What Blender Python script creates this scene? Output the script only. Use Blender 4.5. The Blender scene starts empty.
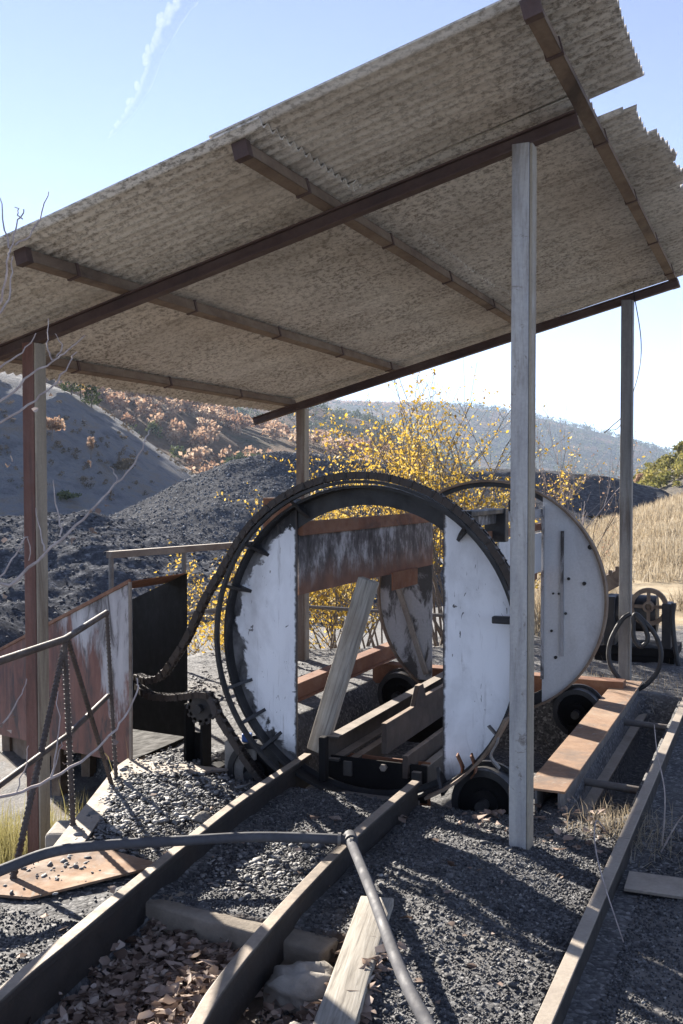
import bpy, bmesh, math, random
import numpy as np
from mathutils import Vector, Matrix, Quaternion

random.seed(7); rng = np.random.default_rng(7)
SC = bpy.context.scene
COL = SC.collection
R = math.radians

# ---------------------------------------------------------------- camera, sky, sun, exposure
FPX = 1009.0; TH = R(23.5); PITCH = math.atan(27/FPX); CAMZ = 1.6
cam = bpy.data.cameras.new('camera'); camo = bpy.data.objects.new('camera', cam); COL.objects.link(camo)
cam.sensor_fit = 'VERTICAL'; cam.sensor_height = 36; cam.sensor_width = 24
cam.lens = 36*FPX/1024; cam.clip_start = .05; cam.clip_end = 30000
camo.location = (0, 0, CAMZ); camo.rotation_euler = (math.pi/2-PITCH, 0, TH)
SC.camera = camo

SUN_EL = R(24); SUN_H = Vector((-.83, .56)).normalized()
SUN_DIR = Vector((SUN_H.x*math.cos(SUN_EL), SUN_H.y*math.cos(SUN_EL), math.sin(SUN_EL)))
world = bpy.data.worlds.new('World'); SC.world = world; world.use_nodes = True
wn = world.node_tree.nodes; wl = world.node_tree.links; wn.clear()
sky = wn.new('ShaderNodeTexSky'); sky.sky_type = 'NISHITA'; sky.sun_disc = False
sky.sun_elevation = SUN_EL; sky.sun_rotation = math.atan2(SUN_H.x, SUN_H.y)
sky.altitude = 700; sky.air_density = .55; sky.dust_density = .0; sky.ozone_density = 3.2
bgn = wn.new('ShaderNodeBackground'); bgn.inputs['Strength'].default_value = .068
wo = wn.new('ShaderNodeOutputWorld')
hs = wn.new('ShaderNodeHueSaturation'); hs.inputs['Saturation'].default_value = .76; hs.inputs['Hue'].default_value = .507
wl.new(sky.outputs[0], hs.inputs['Color']); wl.new(hs.outputs[0], bgn.inputs[0]); wl.new(bgn.outputs[0], wo.inputs[0])

sl = bpy.data.lights.new('sun', 'SUN'); sl.energy = 5.0; sl.angle = R(.5); sl.color = (1, .925, .82)
so = bpy.data.objects.new('sun', sl); COL.objects.link(so)
so.rotation_euler = SUN_DIR.to_track_quat('Z', 'Y').to_euler(); so.location = (-20, 14, 12)

SC.view_settings.view_transform = 'Standard'; SC.view_settings.look = 'None'
SC.view_settings.gamma = 1; SC.view_settings.use_curve_mapping = False
SC.view_settings.exposure = 2.12

# ---------------------------------------------------------------- helpers
cT, sT = math.cos(TH), math.sin(TH)
def W(r, d, z=0): return (r*cT-d*sT, r*sT+d*cT, z)      # metres right / ahead of the camera -> world
def at(px, py, dep):                                      # a picture direction at a known distance -> world
    r = (px-341.5)/FPX*dep; u = (512-py)/FPX*dep
    d2 = dep*math.cos(PITCH)+u*math.sin(PITCH); z = CAMZ-dep*math.sin(PITCH)+u*math.cos(PITCH)
    return Vector(W(r, d2, z))

def hash2(ix, iy, seed):
    n = (ix.astype(np.int64)*374761393 + iy.astype(np.int64)*668265263 + seed*974634777) & 0x7fffffff
    n = ((n ^ (n >> 13))*1274126177) & 0x7fffffff
    return ((n ^ (n >> 16)) & 0xffff)/65535.0
def vnoise(x, y, seed=0):
    x = np.asarray(x, float); y = np.asarray(y, float)
    ix = np.floor(x); iy = np.floor(y); fx = x-ix; fy = y-iy
    fx = fx*fx*(3-2*fx); fy = fy*fy*(3-2*fy)
    a = hash2(ix, iy, seed); b = hash2(ix+1, iy, seed); c = hash2(ix, iy+1, seed); d = hash2(ix+1, iy+1, seed)
    return (a*(1-fx)+b*fx)*(1-fy)+(c*(1-fx)+d*fx)*fy
def fbm(x, y, sc=1.0, oct=4, seed=0):
    t = 0; a = .5; f = sc
    for i in range(oct):
        t = t+a*(vnoise(np.asarray(x)*f+17.3*i, np.asarray(y)*f-9.1*i, seed+i)-.5)*2; a *= .5; f *= 2.03
    return t
def ss(e0, e1, x):
    t = np.clip((np.asarray(x, float)-e0)/(e1-e0), 0, 1); return t*t*(3-2*t)

def link(name, me, mat=None, parent=None, smooth=False, bevel=0):
    o = bpy.data.objects.new(name, me); COL.objects.link(o)
    if mat is not None and len(me.materials) == 0: me.materials.append(mat)
    if smooth: me.polygons.foreach_set('use_smooth', np.ones(len(me.polygons), bool))
    if parent is not None:
        o.parent = parent
        p = parent; L = Vector(p.location)
        o.matrix_parent_inverse = Matrix.Translation(-L) if p.parent is None else Matrix.Identity(4)
    if bevel:
        m = o.modifiers.new('bevel', 'BEVEL'); m.width = bevel; m.segments = 2; m.limit_method = 'ANGLE'; m.angle_limit = R(35)
    return o
def tag(o, label, cat, group=None, kind=None):
    if label: o['label'] = label
    if cat: o['category'] = cat
    if group: o['group'] = group
    if kind: o['kind'] = kind
    return o
def thing(name, loc, label, cat, group=None):
    o = bpy.data.objects.new(name, None); COL.objects.link(o); o.location = loc; o.empty_display_size = .1
    return tag(o, label, cat, group)
def struct(o, kind='structure'): o['kind'] = kind; return o

class B:
    def __init__(s): s.bm = bmesh.new()
    def box(s, c, size, rot=None):
        M = Matrix.Translation(Vector(c))
        if rot is not None: M = M @ (rot.to_matrix().to_4x4() if not isinstance(rot, Matrix) else rot.to_4x4())
        M = M @ Matrix.Diagonal((size[0], size[1], size[2], 1))
        bmesh.ops.create_cube(s.bm, size=1, matrix=M); return s
    def beam(s, a, b, w, h, up=(0, 0, 1)):                 # box from a to b, w across, h along up
        a = Vector(a); b = Vector(b); d = (b-a); L = d.length; d.normalize()
        u = Vector(up); x = u.cross(d)
        if x.length < 1e-4: x = Vector((1, 0, 0)).cross(d)
        x.normalize(); u = d.cross(x)
        rot = Matrix((x, d, u)).transposed()
        return s.box((a+b)/2, (w, L, h), rot)
    def sweep(s, path, prof, up=(0, 0, 1), closed_prof=True, cyc=False, caps=True):
        path = [Vector(p) for p in path]; n = len(path); rings = []
        for i, p in enumerate(path):
            if cyc: t = path[(i+1) % n]-path[i-1]
            else: t = path[min(i+1, n-1)]-path[max(i-1, 0)]
            t.normalize(); u = Vector(up); x = t.cross(u)
            if x.length < 1e-4: x = t.cross(Vector((1, 0, 0)))
            x.normalize(); v = x.cross(t)
            rings.append([s.bm.verts.new(p+x*q[0]+v*q[1]) for q in prof])
        m = len(prof)
        for i in range(n if cyc else n-1):
            a = rings[i]; b = rings[(i+1) % n]
            for j in range(m if closed_prof else m-1):
                s.bm.faces.new((a[j], a[(j+1) % m], b[(j+1) % m], b[j]))
        if caps and not cyc:
            s.bm.faces.new(rings[0][::-1]); s.bm.faces.new(rings[-1])
        return s
    def tube(s, path, r, seg=8, r2=None, cyc=False):
        path = [Vector(p) for p in path]; n = len(path); rings = []; prev = None
        for i, p in enumerate(path):
            if cyc: t = path[(i+1) % n]-path[i-1]
            else: t = path[min(i+1, n-1)]-path[max(i-1, 0)]
            t.normalize()
            if prev is None:
                x = t.cross(Vector((0, 0, 1)))
                if x.length < .05: x = t.cross(Vector((1, 0, 0)))
            else: x = prev-t*prev.dot(t)
            x.normalize(); prev = x; y = t.cross(x)
            rr = r if r2 is None else r+(r2-r)*i/max(n-1, 1)
            rings.append([s.bm.verts.new(p+(x*math.cos(2*math.pi*k/seg)+y*math.sin(2*math.pi*k/seg))*rr) for k in range(seg)])
        for i in range(n if cyc else n-1):
            a = rings[i]; b = rings[(i+1) % n]
            for j in range(seg): s.bm.faces.new((a[j], a[(j+1) % seg], b[(j+1) % seg], b[j]))
        if not cyc:
            s.bm.faces.new(rings[0][::-1]); s.bm.faces.new(rings[-1])
        return s
    def prism(s, pts, axis_vec):                            # planar polygon (3-D points) extruded by a vector
        v = Vector(axis_vec); a = [s.bm.verts.new(Vector(p)) for p in pts]; b = [s.bm.verts.new(Vector(p)+v) for p in pts]
        s.bm.faces.new(a[::-1]); s.bm.faces.new(b); n = len(a)
        for i in range(n): s.bm.faces.new((a[i], a[(i+1) % n], b[(i+1) % n], b[i]))
        return s
    def ring(s, c, r0, r1, y0, y1, a0=0, a1=360, n=72):     # annulus round the y axis
        full = abs(a1-a0) >= 359.9; m = n if full else n+1; rg = []
        for i in range(m):
            a = R(a0+(a1-a0)*i/n); ca, sa = math.cos(a), math.sin(a)
            rg.append([s.bm.verts.new((c[0]+ca*r, y, c[1]+sa*r)) for r, y in ((r0, y0), (r1, y0), (r1, y1), (r0, y1))])
        for i in range(m if full else m-1):
            p = rg[i]; q = rg[(i+1) % m]
            for j in range(4): s.bm.faces.new((p[j], q[j], q[(j+1) % 4], p[(j+1) % 4]))
        if not full: s.bm.faces.new(rg[0]); s.bm.faces.new(rg[-1][::-1])
        return s
    def cyl(s, a, b, r, seg=20, r2=None): return s.tube([a, b], r, seg, r2)
    def obj(s, name, mat=None, parent=None, smooth=False, bevel=0):
        bmesh.ops.recalc_face_normals(s.bm, faces=s.bm.faces)
        me = bpy.data.meshes.new(name); s.bm.to_mesh(me); s.bm.free()
        o = link(name, me, mat, parent, smooth, bevel)
        if smooth and hasattr(me, 'set_sharp_from_angle'): me.set_sharp_from_angle(angle=R(40))
        return o
def wob(path, amp, seed, sc=3.0):
    out = []
    for i, p in enumerate(path):
        p = Vector(p); k = i*.37*sc
        out.append(p+Vector((float(fbm(k, seed, 1, 2, 1)), float(fbm(k, seed+9, 1, 2, 2)), float(fbm(k, seed+19, 1, 2, 3))))*amp)
    return out
def spline(pts, n=8):                                       # Catmull-Rom through the points
    P = [Vector(p) for p in pts]; P = [P[0]*2-P[1]]+P+[P[-1]*2-P[-2]]; out = []
    for i in range(1, len(P)-2):
        for k in range(n):
            t = k/n; a, b, c, d = P[i-1:i+3]
            out.append(.5*((2*b)+(c-a)*t+(2*a-5*b+4*c-d)*t*t+(3*b-a-3*c+d)*t**3))
    out.append(P[-2]); return out

def raw_mesh(name, V, F, colors=None, loops=None):
    """V (n,3), F (m,k) all of one size; colors (n,4) per vertex"""
    V = np.asarray(V, np.float32); F = np.asarray(F, np.int32); me = bpy.data.meshes.new(name)
    me.vertices.add(len(V)); me.vertices.foreach_set('co', V.ravel())
    k = F.shape[1]; me.loops.add(F.size); me.loops.foreach_set('vertex_index', F.ravel())
    me.polygons.add(len(F)); me.polygons.foreach_set('loop_start', np.arange(0, F.size, k, dtype=np.int32))
    me.update(calc_edges=True)
    if colors is not None:
        a = me.attributes.new('tint', 'FLOAT_COLOR', 'POINT'); a.data.foreach_set('color', np.asarray(colors, np.float32).ravel())
    me.validate(); return me
def grid_faces(nx, ny):
    i, j = np.meshgrid(np.arange(nx-1), np.arange(ny-1), indexing='ij')
    a = i*ny+j; return np.stack([a, a+ny, a+ny+1, a+1], -1).reshape(-1, 4)
def rand_rot(n):
    q = rng.normal(size=(n, 4)); q /= np.linalg.norm(q, axis=1)[:, None]; w, x, y, z = q.T
    return np.stack([np.stack([1-2*(y*y+z*z), 2*(x*y-z*w), 2*(x*z+y*w)], -1), np.stack([2*(x*y+z*w), 1-2*(x*x+z*z), 2*(y*z-x*w)], -1),
                     np.stack([2*(x*z-y*w), 2*(y*z+x*w), 1-2*(x*x+y*y)], -1)], 1)
g = (1+5**.5)/2
ICO_V = np.array([(-1, g, 0), (1, g, 0), (-1, -g, 0), (1, -g, 0), (0, -1, g), (0, 1, g), (0, -1, -g), (0, 1, -g), (g, 0, -1), (g, 0, 1), (-g, 0, -1), (-g, 0, 1)])/1.9
ICO_F = np.array([(0, 11, 5), (0, 5, 1), (0, 1, 7), (0, 7, 10), (0, 10, 11), (1, 5, 9), (5, 11, 4), (11, 10, 2), (10, 7, 6), (7, 1, 8), (3, 9, 4), (3, 4, 2), (3, 2, 6), (3, 6, 8), (3, 8, 9), (4, 9, 5), (2, 4, 11), (6, 2, 10), (8, 6, 7), (9, 8, 1)])
def stones(name, P, size, mat, flat=.6, col=None):
    n = len(P); J = ICO_V[None]*(1+rng.uniform(-.38, .3, (n, 12, 1)))
    J = J*rng.uniform([.7, .55, .35], [1.3, 1.0, .8], (n, 3))[:, None, :]*np.asarray(size)[:, None, None]*.5
    V = np.einsum('nij,nkj->nki', rand_rot(n), J); V[:, :, 2] *= flat; V += np.asarray(P)[:, None, :]
    F = ICO_F[None]+12*np.arange(n)[:, None, None]
    c = col if col is not None else rng.uniform(0, 1, n)
    C = np.repeat(np.stack([c, c, c, np.ones(n)], -1)[:, None], 12, 1)
    return link(name, raw_mesh(name, V.reshape(-1, 3), F.reshape(-1, 3), C.reshape(-1, 4)), mat)
def leafcards(P, size, aspect=.5, droop=None, fold=.25, cheap=False):
    """leaf-shaped faces folded along the midrib and curled at the tip"""
    n = len(P)
    if cheap: base = np.array([(0, 0, 0), (.5, .4, 1), (0, 1, 0), (-.5, .4, 1)]); T = np.array([(0, 1, 2), (0, 2, 3)])
    else:
        base = np.array([(0, 0, 0), (.40, .22, .8), (.46, .60, 1), (0, 1.0, 0), (-.46, .60, 1), (-.40, .22, .8), (0, .5, 0)])
        T = np.array([(6, 0, 1), (6, 1, 2), (6, 2, 3), (6, 3, 4), (6, 4, 5), (6, 5, 0)])
    k = len(base); L = np.tile(base[None], (n, 1, 1)); L[:, :, 0] *= aspect
    L[:, :, 2] *= rng.uniform(-fold, fold, (n, 1)); L[:, :, 2] += rng.uniform(-fold, fold, (n, 1))*L[:, :, 1]**2
    if not cheap: L[:, 1:6, :2] += rng.normal(0, .07, (n, 5, 2)); L[:, 1:6, 2] += rng.normal(0, fold*.3, (n, 5))
    L *= np.asarray(size)[:, None, None]
    V = np.einsum('nij,nkj->nki', rand_rot(n), L)+np.asarray(P)[:, None, :]
    F = T[None]+k*np.arange(n)[:, None, None]
    return V.reshape(-1, 3), F.reshape(-1, 3)

# ---------------------------------------------------------------- materials
def nodes(name):
    m = bpy.data.materials.new(name); m.use_nodes = True; nt = m.node_tree; nt.nodes.clear(); return m, nt
def N(nt, t, **kw):
    n = nt.nodes.new(t)
    for k, v in kw.items():
        if k in n.inputs: n.inputs[k].default_value = v
        else: setattr(n, k, v)
    return n
def ramp(nt, fac, stops):
    r = nt.nodes.new('ShaderNodeValToRGB'); e = r.color_ramp.elements
    while len(e) < len(stops): e.new(.5)
    for k, (p, c) in enumerate(stops):
        e[k].position = p; e[k].color = (*c, 1) if len(c) == 3 else c
    nt.links.new(fac, r.inputs[0]); return r.outputs[0]
def mix(nt, f, a, b):
    m = nt.nodes.new('ShaderNodeMix'); m.data_type = 'RGBA'
    if isinstance(f, (int, float)): m.inputs[0].default_value = f
    else: nt.links.new(f, m.inputs[0])
    for k, v in ((6, a), (7, b)):
        if isinstance(v, tuple): m.inputs[k].default_value = (*v, 1)
        else: nt.links.new(v, m.inputs[k])
    return m.outputs[2]
def mapping(nt, scale=(1, 1, 1), coord='Object', loc=(0, 0, 0)):
    tc = nt.nodes.new('ShaderNodeTexCoord'); mp = nt.nodes.new('ShaderNodeMapping')
    mp.inputs['Scale'].default_value = scale; mp.inputs['Location'].default_value = loc
    nt.links.new(tc.outputs[coord], mp.inputs[0]); return mp.outputs[0]
def noise(nt, vec, scale, detail=4, rough=.55, dist=0):
    n = N(nt, 'ShaderNodeTexNoise', Scale=scale, Detail=detail, Roughness=rough, Distortion=dist); nt.links.new(vec, n.inputs['Vector']); return n.outputs[0]
def voro(nt, vec, scale, feature='F1', out=0):
    n = N(nt, 'ShaderNodeTexVoronoi', Scale=scale); n.feature = feature; nt.links.new(vec, n.inputs['Vector']); return n.outputs[out]
def mathn(nt, op, a, b=None):
    n = nt.nodes.new('ShaderNodeMath'); n.operation = op; n.use_clamp = False
    for i, v in enumerate((a, b)):
        if v is None: continue
        if isinstance(v, (int, float)): n.inputs[i].default_value = v
        else: nt.links.new(v, n.inputs[i])
    return n.outputs[0]
def finish(nt, col, rough=.8, metal=0, bump=None, bstr=.3, bdist=.01, spec=.4, trans=None):
    bs = N(nt, 'ShaderNodeBsdfPrincipled', Metallic=metal); bs.inputs['Specular IOR Level'].default_value = spec
    if isinstance(col, tuple): bs.inputs['Base Color'].default_value = (*col, 1)
    else: nt.links.new(col, bs.inputs['Base Color'])
    if isinstance(rough, (int, float)): bs.inputs['Roughness'].default_value = rough
    else: nt.links.new(rough, bs.inputs['Roughness'])
    if bump is not None:
        b = N(nt, 'ShaderNodeBump', Strength=bstr, Distance=bdist); nt.links.new(bump, b.inputs['Height']); nt.links.new(b.outputs[0], bs.inputs['Normal'])
    out = nt.nodes.new('ShaderNodeOutputMaterial'); sh = bs.outputs[0]
    if trans is not None:
        t = nt.nodes.new('ShaderNodeBsdfTranslucent'); nt.links.new(col, t.inputs[0]); ms = nt.nodes.new('ShaderNodeMixShader'); ms.inputs[0].default_value = trans
        nt.links.new(sh, ms.inputs[1]); nt.links.new(t.outputs[0], ms.inputs[2]); sh = ms.outputs[0]
    nt.links.new(sh, out.inputs[0])
def steel(name, cols, stain=None, scale=3, stretch=(1, 1, .3), fine=60, rough=.6, metal=.0, stain_cut=(.55, .7), stain_scale=2.2, bstr=.25, stain2=None, dust=None, spec=.4):
    """painted / rusted / galvanised metal: vertical streaks, stains and fine pitting"""
    m, nt = nodes(name); v = mapping(nt, stretch); vo = mapping(nt)
    c = ramp(nt, noise(nt, v, scale, 6, .65), [(i/(len(cols)-1)*.5+.25, q) for i, q in enumerate(cols)])
    if stain: c = mix(nt, ramp(nt, noise(nt, v, stain_scale, 7, .7, .6), [(stain_cut[0], (0, 0, 0)), (stain_cut[1], (1, 1, 1))]), c, stain)
    if stain2: c = mix(nt, ramp(nt, noise(nt, vo, 9, 5, .7, 1.5), [(.6, (0, 0, 0)), (.68, (1, 1, 1))]), c, stain2)
    if dust:                                               # faces turned up get dust and a painted sunlit tone
        ge = nt.nodes.new('ShaderNodeNewGeometry'); sx = nt.nodes.new('ShaderNodeSeparateXYZ'); nt.links.new(ge.outputs['True Normal'], sx.inputs[0])
        dm = mathn(nt, 'MULTIPLY', ramp(nt, sx.outputs[2], [(.6, (0, 0, 0)), (.9, (1, 1, 1))]), ramp(nt, noise(nt, vo, 6, 5, .65), [(.3, (.45,)*3), (.6, (1,)*3)]))
        c = mix(nt, dm, c, dust)
    f = noise(nt, vo, fine, 4, .6)
    c = mix(nt, mathn(nt, 'MULTIPLY', f, .5), c, tuple(.45*x for x in cols[0]))
    finish(nt, c, ramp(nt, noise(nt, vo, 14, 3), [(.3, (rough-.15,)*3), (.7, (rough+.15,)*3)]), metal, f, bstr, .004, spec)
    return m
M = {}
M['post'] = steel('galvanised_post_steel', [(.26, .255, .26), (.48, .46, .435), (.62, .59, .54)], (.15, .115, .085), 16, (1, 1, .10), stain_cut=(.50, .74), stain_scale=11, stain2=(.20, .165, .13), rough=.5, metal=.15)
M['post_dark'] = steel('dull_grey_post_steel', [(.12, .115, .11), (.22, .215, .205), (.30, .29, .27)], (.09, .065, .05), 16, (1, 1, .10), stain_cut=(.52, .70), stain_scale=9)
M['post_red'] = steel('red_brown_post_steel', [(.10, .045, .035), (.17, .08, .06), (.22, .13, .10)], (.06, .035, .03), 14, (1, 1, .08), rough=.65, stain_scale=8)
M['post_tan'] = steel('tan_weathered_post_steel', [(.22, .185, .14), (.34, .29, .22), (.42, .37, .29)], (.15, .11, .08), 14, (1, 1, .08), rough=.7, stain_scale=8)
M['post_rust'] = steel('rust_streaked_post_steel', [(.13, .07, .05), (.20, .15, .11), (.30, .27, .21)], (.09, .04, .028), 14, (1, 1, .08), rough=.65, stain_scale=8)
M['girder'] = steel('red_brown_primed_steel', [(.055, .035, .032), (.10, .06, .05), (.15, .11, .09)], (.035, .025, .022), 5, (.5, .5, .5), rough=.75)
M['purlin'] = steel('rusty_purlin_steel', [(.12, .08, .058), (.23, .165, .115), (.30, .24, .175)], (.07, .05, .04), 9, (1, .4, 1), rough=.8)
M['rust'] = steel('orange_rust_steel', [(.11, .045, .025), (.22, .10, .055), (.30, .17, .10)], (.06, .04, .035), 6, (1, .5, 1), rough=.85)
M['rust_light'] = steel('dusty_rust_plate_steel', [(.20, .115, .07), (.33, .205, .125), (.40, .29, .195)], (.15, .12, .10), 5, (1, 1, 1), rough=.9, stain_cut=(.48, .66), stain2=(.33, .29, .24))
M['dark'] = steel('grease_black_steel', [(.012, .012, .014), (.025, .024, .025), (.05, .046, .042)], (.006, .006, .006), 8, (1, 1, 1), rough=.5)
M['chain'] = steel('greasy_chain_steel', [(.02, .018, .018), (.05, .04, .035), (.08, .055, .04)], None, 20, (1, 1, 1), rough=.45, metal=.3)
M['white'] = steel('worn_white_plate_steel', [(.48, .48, .48), (.60, .60, .60), (.68, .68, .68)], (.33, .31, .30), 3.5, (1, 1, .25), stain_cut=(.48, .75), rough=.55, bstr=.15)
M['grey_plate'] = steel('grey_streaked_plate_steel', [(.24, .23, .23), (.36, .35, .35), (.46, .45, .45)], (.04, .034, .03), 3, (1, 1, .5), stain_cut=(.47, .54), stain_scale=5, rough=.7)
M['coaldust'] = steel('coal_black_plate_steel', [(.006, .006, .006), (.013, .012, .012), (.028, .026, .025)], (.085, .08, .08), 3, (1, 1, .4), stain_cut=(.62, .75), rough=.8, spec=.08)
M['rail'] = steel('dusty_brown_rail_steel_lit_top', [(.018, .016, .016), (.034, .029, .026), (.06, .047, .038)], (.045, .03, .022), 7, (1, 1, 1), rough=.7, metal=.1, dust=(.42, .34, .26))  # near-black sides against pale tops paint in sun and shade
M['channel'] = steel('dusty_channel_steel_lit_top', [(.15, .12, .10), (.26, .22, .18), (.34, .29, .23)], (.13, .08, .055), 6, (1, .4, 1), rough=.8, dust=(.42, .36, .29))
M['floor'] = steel('coal_dusted_floor_steel_lit_top', [(.03, .027, .025), (.06, .054, .048), (.11, .09, .075)], (.10, .065, .045), 5, (1, .5, 1), rough=.8, dust=(.33, .28, .23))  # dusty top kept pale and sides dark to paint in sunlight
M['guard'] = steel('dusty_brown_guard_steel_lit_top', [(.03, .024, .02), (.06, .043, .034), (.10, .07, .052)], (.03, .025, .022), 6, (1, .5, 1), rough=.8, dust=(.40, .30, .22))  # tan top over dark sides also paints sunlit edges
M['rod'] = steel('brown_rod_steel', [(.045, .032, .026), (.085, .062, .05), (.13, .10, .08)], (.075, .04, .026), 8, (1, 1, 1), rough=.6)
M['pipe'] = steel('grey_pipe_steel', [(.10, .10, .10), (.19, .175, .16), (.26, .24, .21)], (.12, .07, .05), 8, (1, 1, 1), rough=.6, metal=.1)
M['hose'] = steel('grey_rubber_hose', [(.045, .045, .05), (.075, .075, .085), (.11, .11, .115)], (.14, .13, .12), 6, (1, 1, 1), rough=.8, stain_cut=(.6, .8))
M['rubber'] = steel('black_rubber', [(.012, .012, .013), (.022, .022, .024), (.04, .04, .04)], (.07, .065, .06), 8, (1, 1, 1), rough=.55, stain_cut=(.6, .8))

def stained_disc(name, cx, cz, rstart, side):
    """white plate with black grease that has crept in from the rim, ragged edge"""
    m, nt = nodes(name); v = mapping(nt); vs = mapping(nt, (1, 1, .35))
    c = ramp(nt, noise(nt, vs, 3.5, 6, .65), [(.25, (.62, .62, .63)), (.5, (.78, .78, .79)), (.75, (.83, .83, .84))])
    c = mix(nt, ramp(nt, noise(nt, vs, 6, 6, .75, .8), [(.60, (0, 0, 0)), (.78, (.75, .75, .75))]), c, (.22, .205, .20))
    c = mix(nt, ramp(nt, noise(nt, mapping(nt, (1, 1, .5), loc=(3, 1, 7)), 11, 4, .6, 1.2), [(.68, (0, 0, 0)), (.70, (1, 1, 1))]), c, (.035, .03, .03))
    s = nt.nodes.new('ShaderNodeSeparateXYZ'); nt.links.new(v, s.inputs[0])
    dx = mathn(nt, 'SUBTRACT', s.outputs[0], cx); dz = mathn(nt, 'SUBTRACT', s.outputs[2], cz)
    rr = mathn(nt, 'SQRT', mathn(nt, 'ADD', mathn(nt, 'MULTIPLY', dx, dx), mathn(nt, 'MULTIPLY', dz, dz)))
    ed = mathn(nt, 'ADD', rr, mathn(nt, 'MULTIPLY', mathn(nt, 'SUBTRACT', noise(nt, v, 5.5, 6, .6, .5), .5), .36))
    k = ramp(nt, mathn(nt, 'DIVIDE', ed, rstart*2), [(.497, (0, 0, 0)), (.508, (1, 1, 1))])
    c = mix(nt, k, c, (.014, .014, .016))
    low = ramp(nt, mathn(nt, 'ADD', s.outputs[2], mathn(nt, 'MULTIPLY', noise(nt, v, 7, 5), .22)), [(.16, (1, 1, 1)), (.34, (0, 0, 0))])
    c = mix(nt, low, c, (.05, .048, .05))
    c = mix(nt, ramp(nt, noise(nt, mapping(nt, (1, 1, .6), loc=(1, 4, 2)), 2.6, 6, .65, .4), [(.46, (0, 0, 0)), (.72, (.75,)*3)]), c, (.40, .385, .38))
    dr = ramp(nt, noise(nt, mapping(nt, (1, 1, .07), loc=(2, 0, 0)), 24, 5, .7, .2), [(.58, (0, 0, 0)), (.72, (.6,)*3)]); c = mix(nt, dr, c, (.17, .14, .125))
    sc_ = ramp(nt, noise(nt, mapping(nt, (1, 1, .25), loc=(7, 2, 5)), 55, 3, .5, 1.0), [(.70, (0, 0, 0)), (.73, (.9,)*3)]); c = mix(nt, sc_, c, (.09, .07, .06))
    exx = mathn(nt, 'ADD', mathn(nt, 'ABSOLUTE', mathn(nt, 'SUBTRACT', mathn(nt, 'ABSOLUTE', dx), .415)), mathn(nt, 'MULTIPLY', mathn(nt, 'SUBTRACT', noise(nt, v, 22, 5, .7), .5), .035)); c = mix(nt, ramp(nt, exx, [(.006, (1, 1, 1)), (.016, (0, 0, 0))]), c, (.05, .042, .04))
    finish(nt, c, .55, 0, noise(nt, v, 45, 4), .15, .003); return m
CX, CZ = -1.987, .772
M['disc_left'] = stained_disc('greasy_white_plate_steel', CX, CZ, .765, -1)
M['disc_right'] = stained_disc('clean_white_plate_steel', CX, CZ, .93, 1)

def roofmat():
    m, nt = nodes('fibre_cement_sheet'); v = mapping(nt); vs = mapping(nt, (.6, 1, 1))
    c = ramp(nt, noise(nt, vs, 1.6, 5, .6), [(.3, (.55, .51, .445)), (.5, (.68, .635, .56)), (.7, (.74, .70, .62))])
    sp = ramp(nt, noise(nt, mapping(nt, (.6, 1, 1)), 55, 5, .75), [(.46, (0, 0, 0)), (.60, (1, 1, 1))])
    c = mix(nt, mathn(nt, 'MULTIPLY', sp, ramp(nt, noise(nt, v, 1.1, 3, .6), [(.3, (.4,)*3), (.7, (1,)*3)])), c, (.17, .148, .12))
    lt = ramp(nt, noise(nt, mapping(nt, (.6, 1, 1), loc=(5, 2, 1)), 34, 4, .7), [(.58, (0, 0, 0)), (.70, (.8, .8, .8))])
    c = mix(nt, lt, c, (.66, .62, .54))
    oi = nt.nodes.new('ShaderNodeObjectInfo'); c = mix(nt, mathn(nt, 'MULTIPLY', oi.outputs['Random'], .22), c, (.27, .235, .19))
    c = mix(nt, ramp(nt, noise(nt, mapping(nt, (.12, 1.2, 1), loc=(1, 1, 0)), 5, 5, .65), [(.50, (0, 0, 0)), (.72, (.42,)*3)]), c, (.24, .20, .155))
    finish(nt, c, .95, 0, noise(nt, v, 50, 5, .7), .5, .006, .2); return m
def wallmat():
    m, nt = nodes('rust_footed_plate_steel'); v = mapping(nt); vs = mapping(nt, (1, 1, .16)); s = nt.nodes.new('ShaderNodeSeparateXYZ'); nt.links.new(v, s.inputs[0])
    c = ramp(nt, noise(nt, mapping(nt, (1, 1, .6)), 7, 8, .75), [(.38, (.03, .026, .026)), (.5, (.10, .09, .09)), (.62, (.36, .35, .35))])
    h = mathn(nt, 'SUBTRACT', mathn(nt, 'ADD', s.outputs[2], mathn(nt, 'MULTIPLY', noise(nt, vs, 9, 5), .22)), .7)
    c = mix(nt, ramp(nt, h, [(.44, (1, 1, 1)), (.58, (0, 0, 0))]), c, ramp(nt, noise(nt, v, 7, 5), [(.3, (.10, .05, .035)), (.7, (.19, .095, .06))]))
    finish(nt, c, .75, 0, noise(nt, v, 50, 4), .25, .003); return m
M['wall'] = wallmat()
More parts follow.
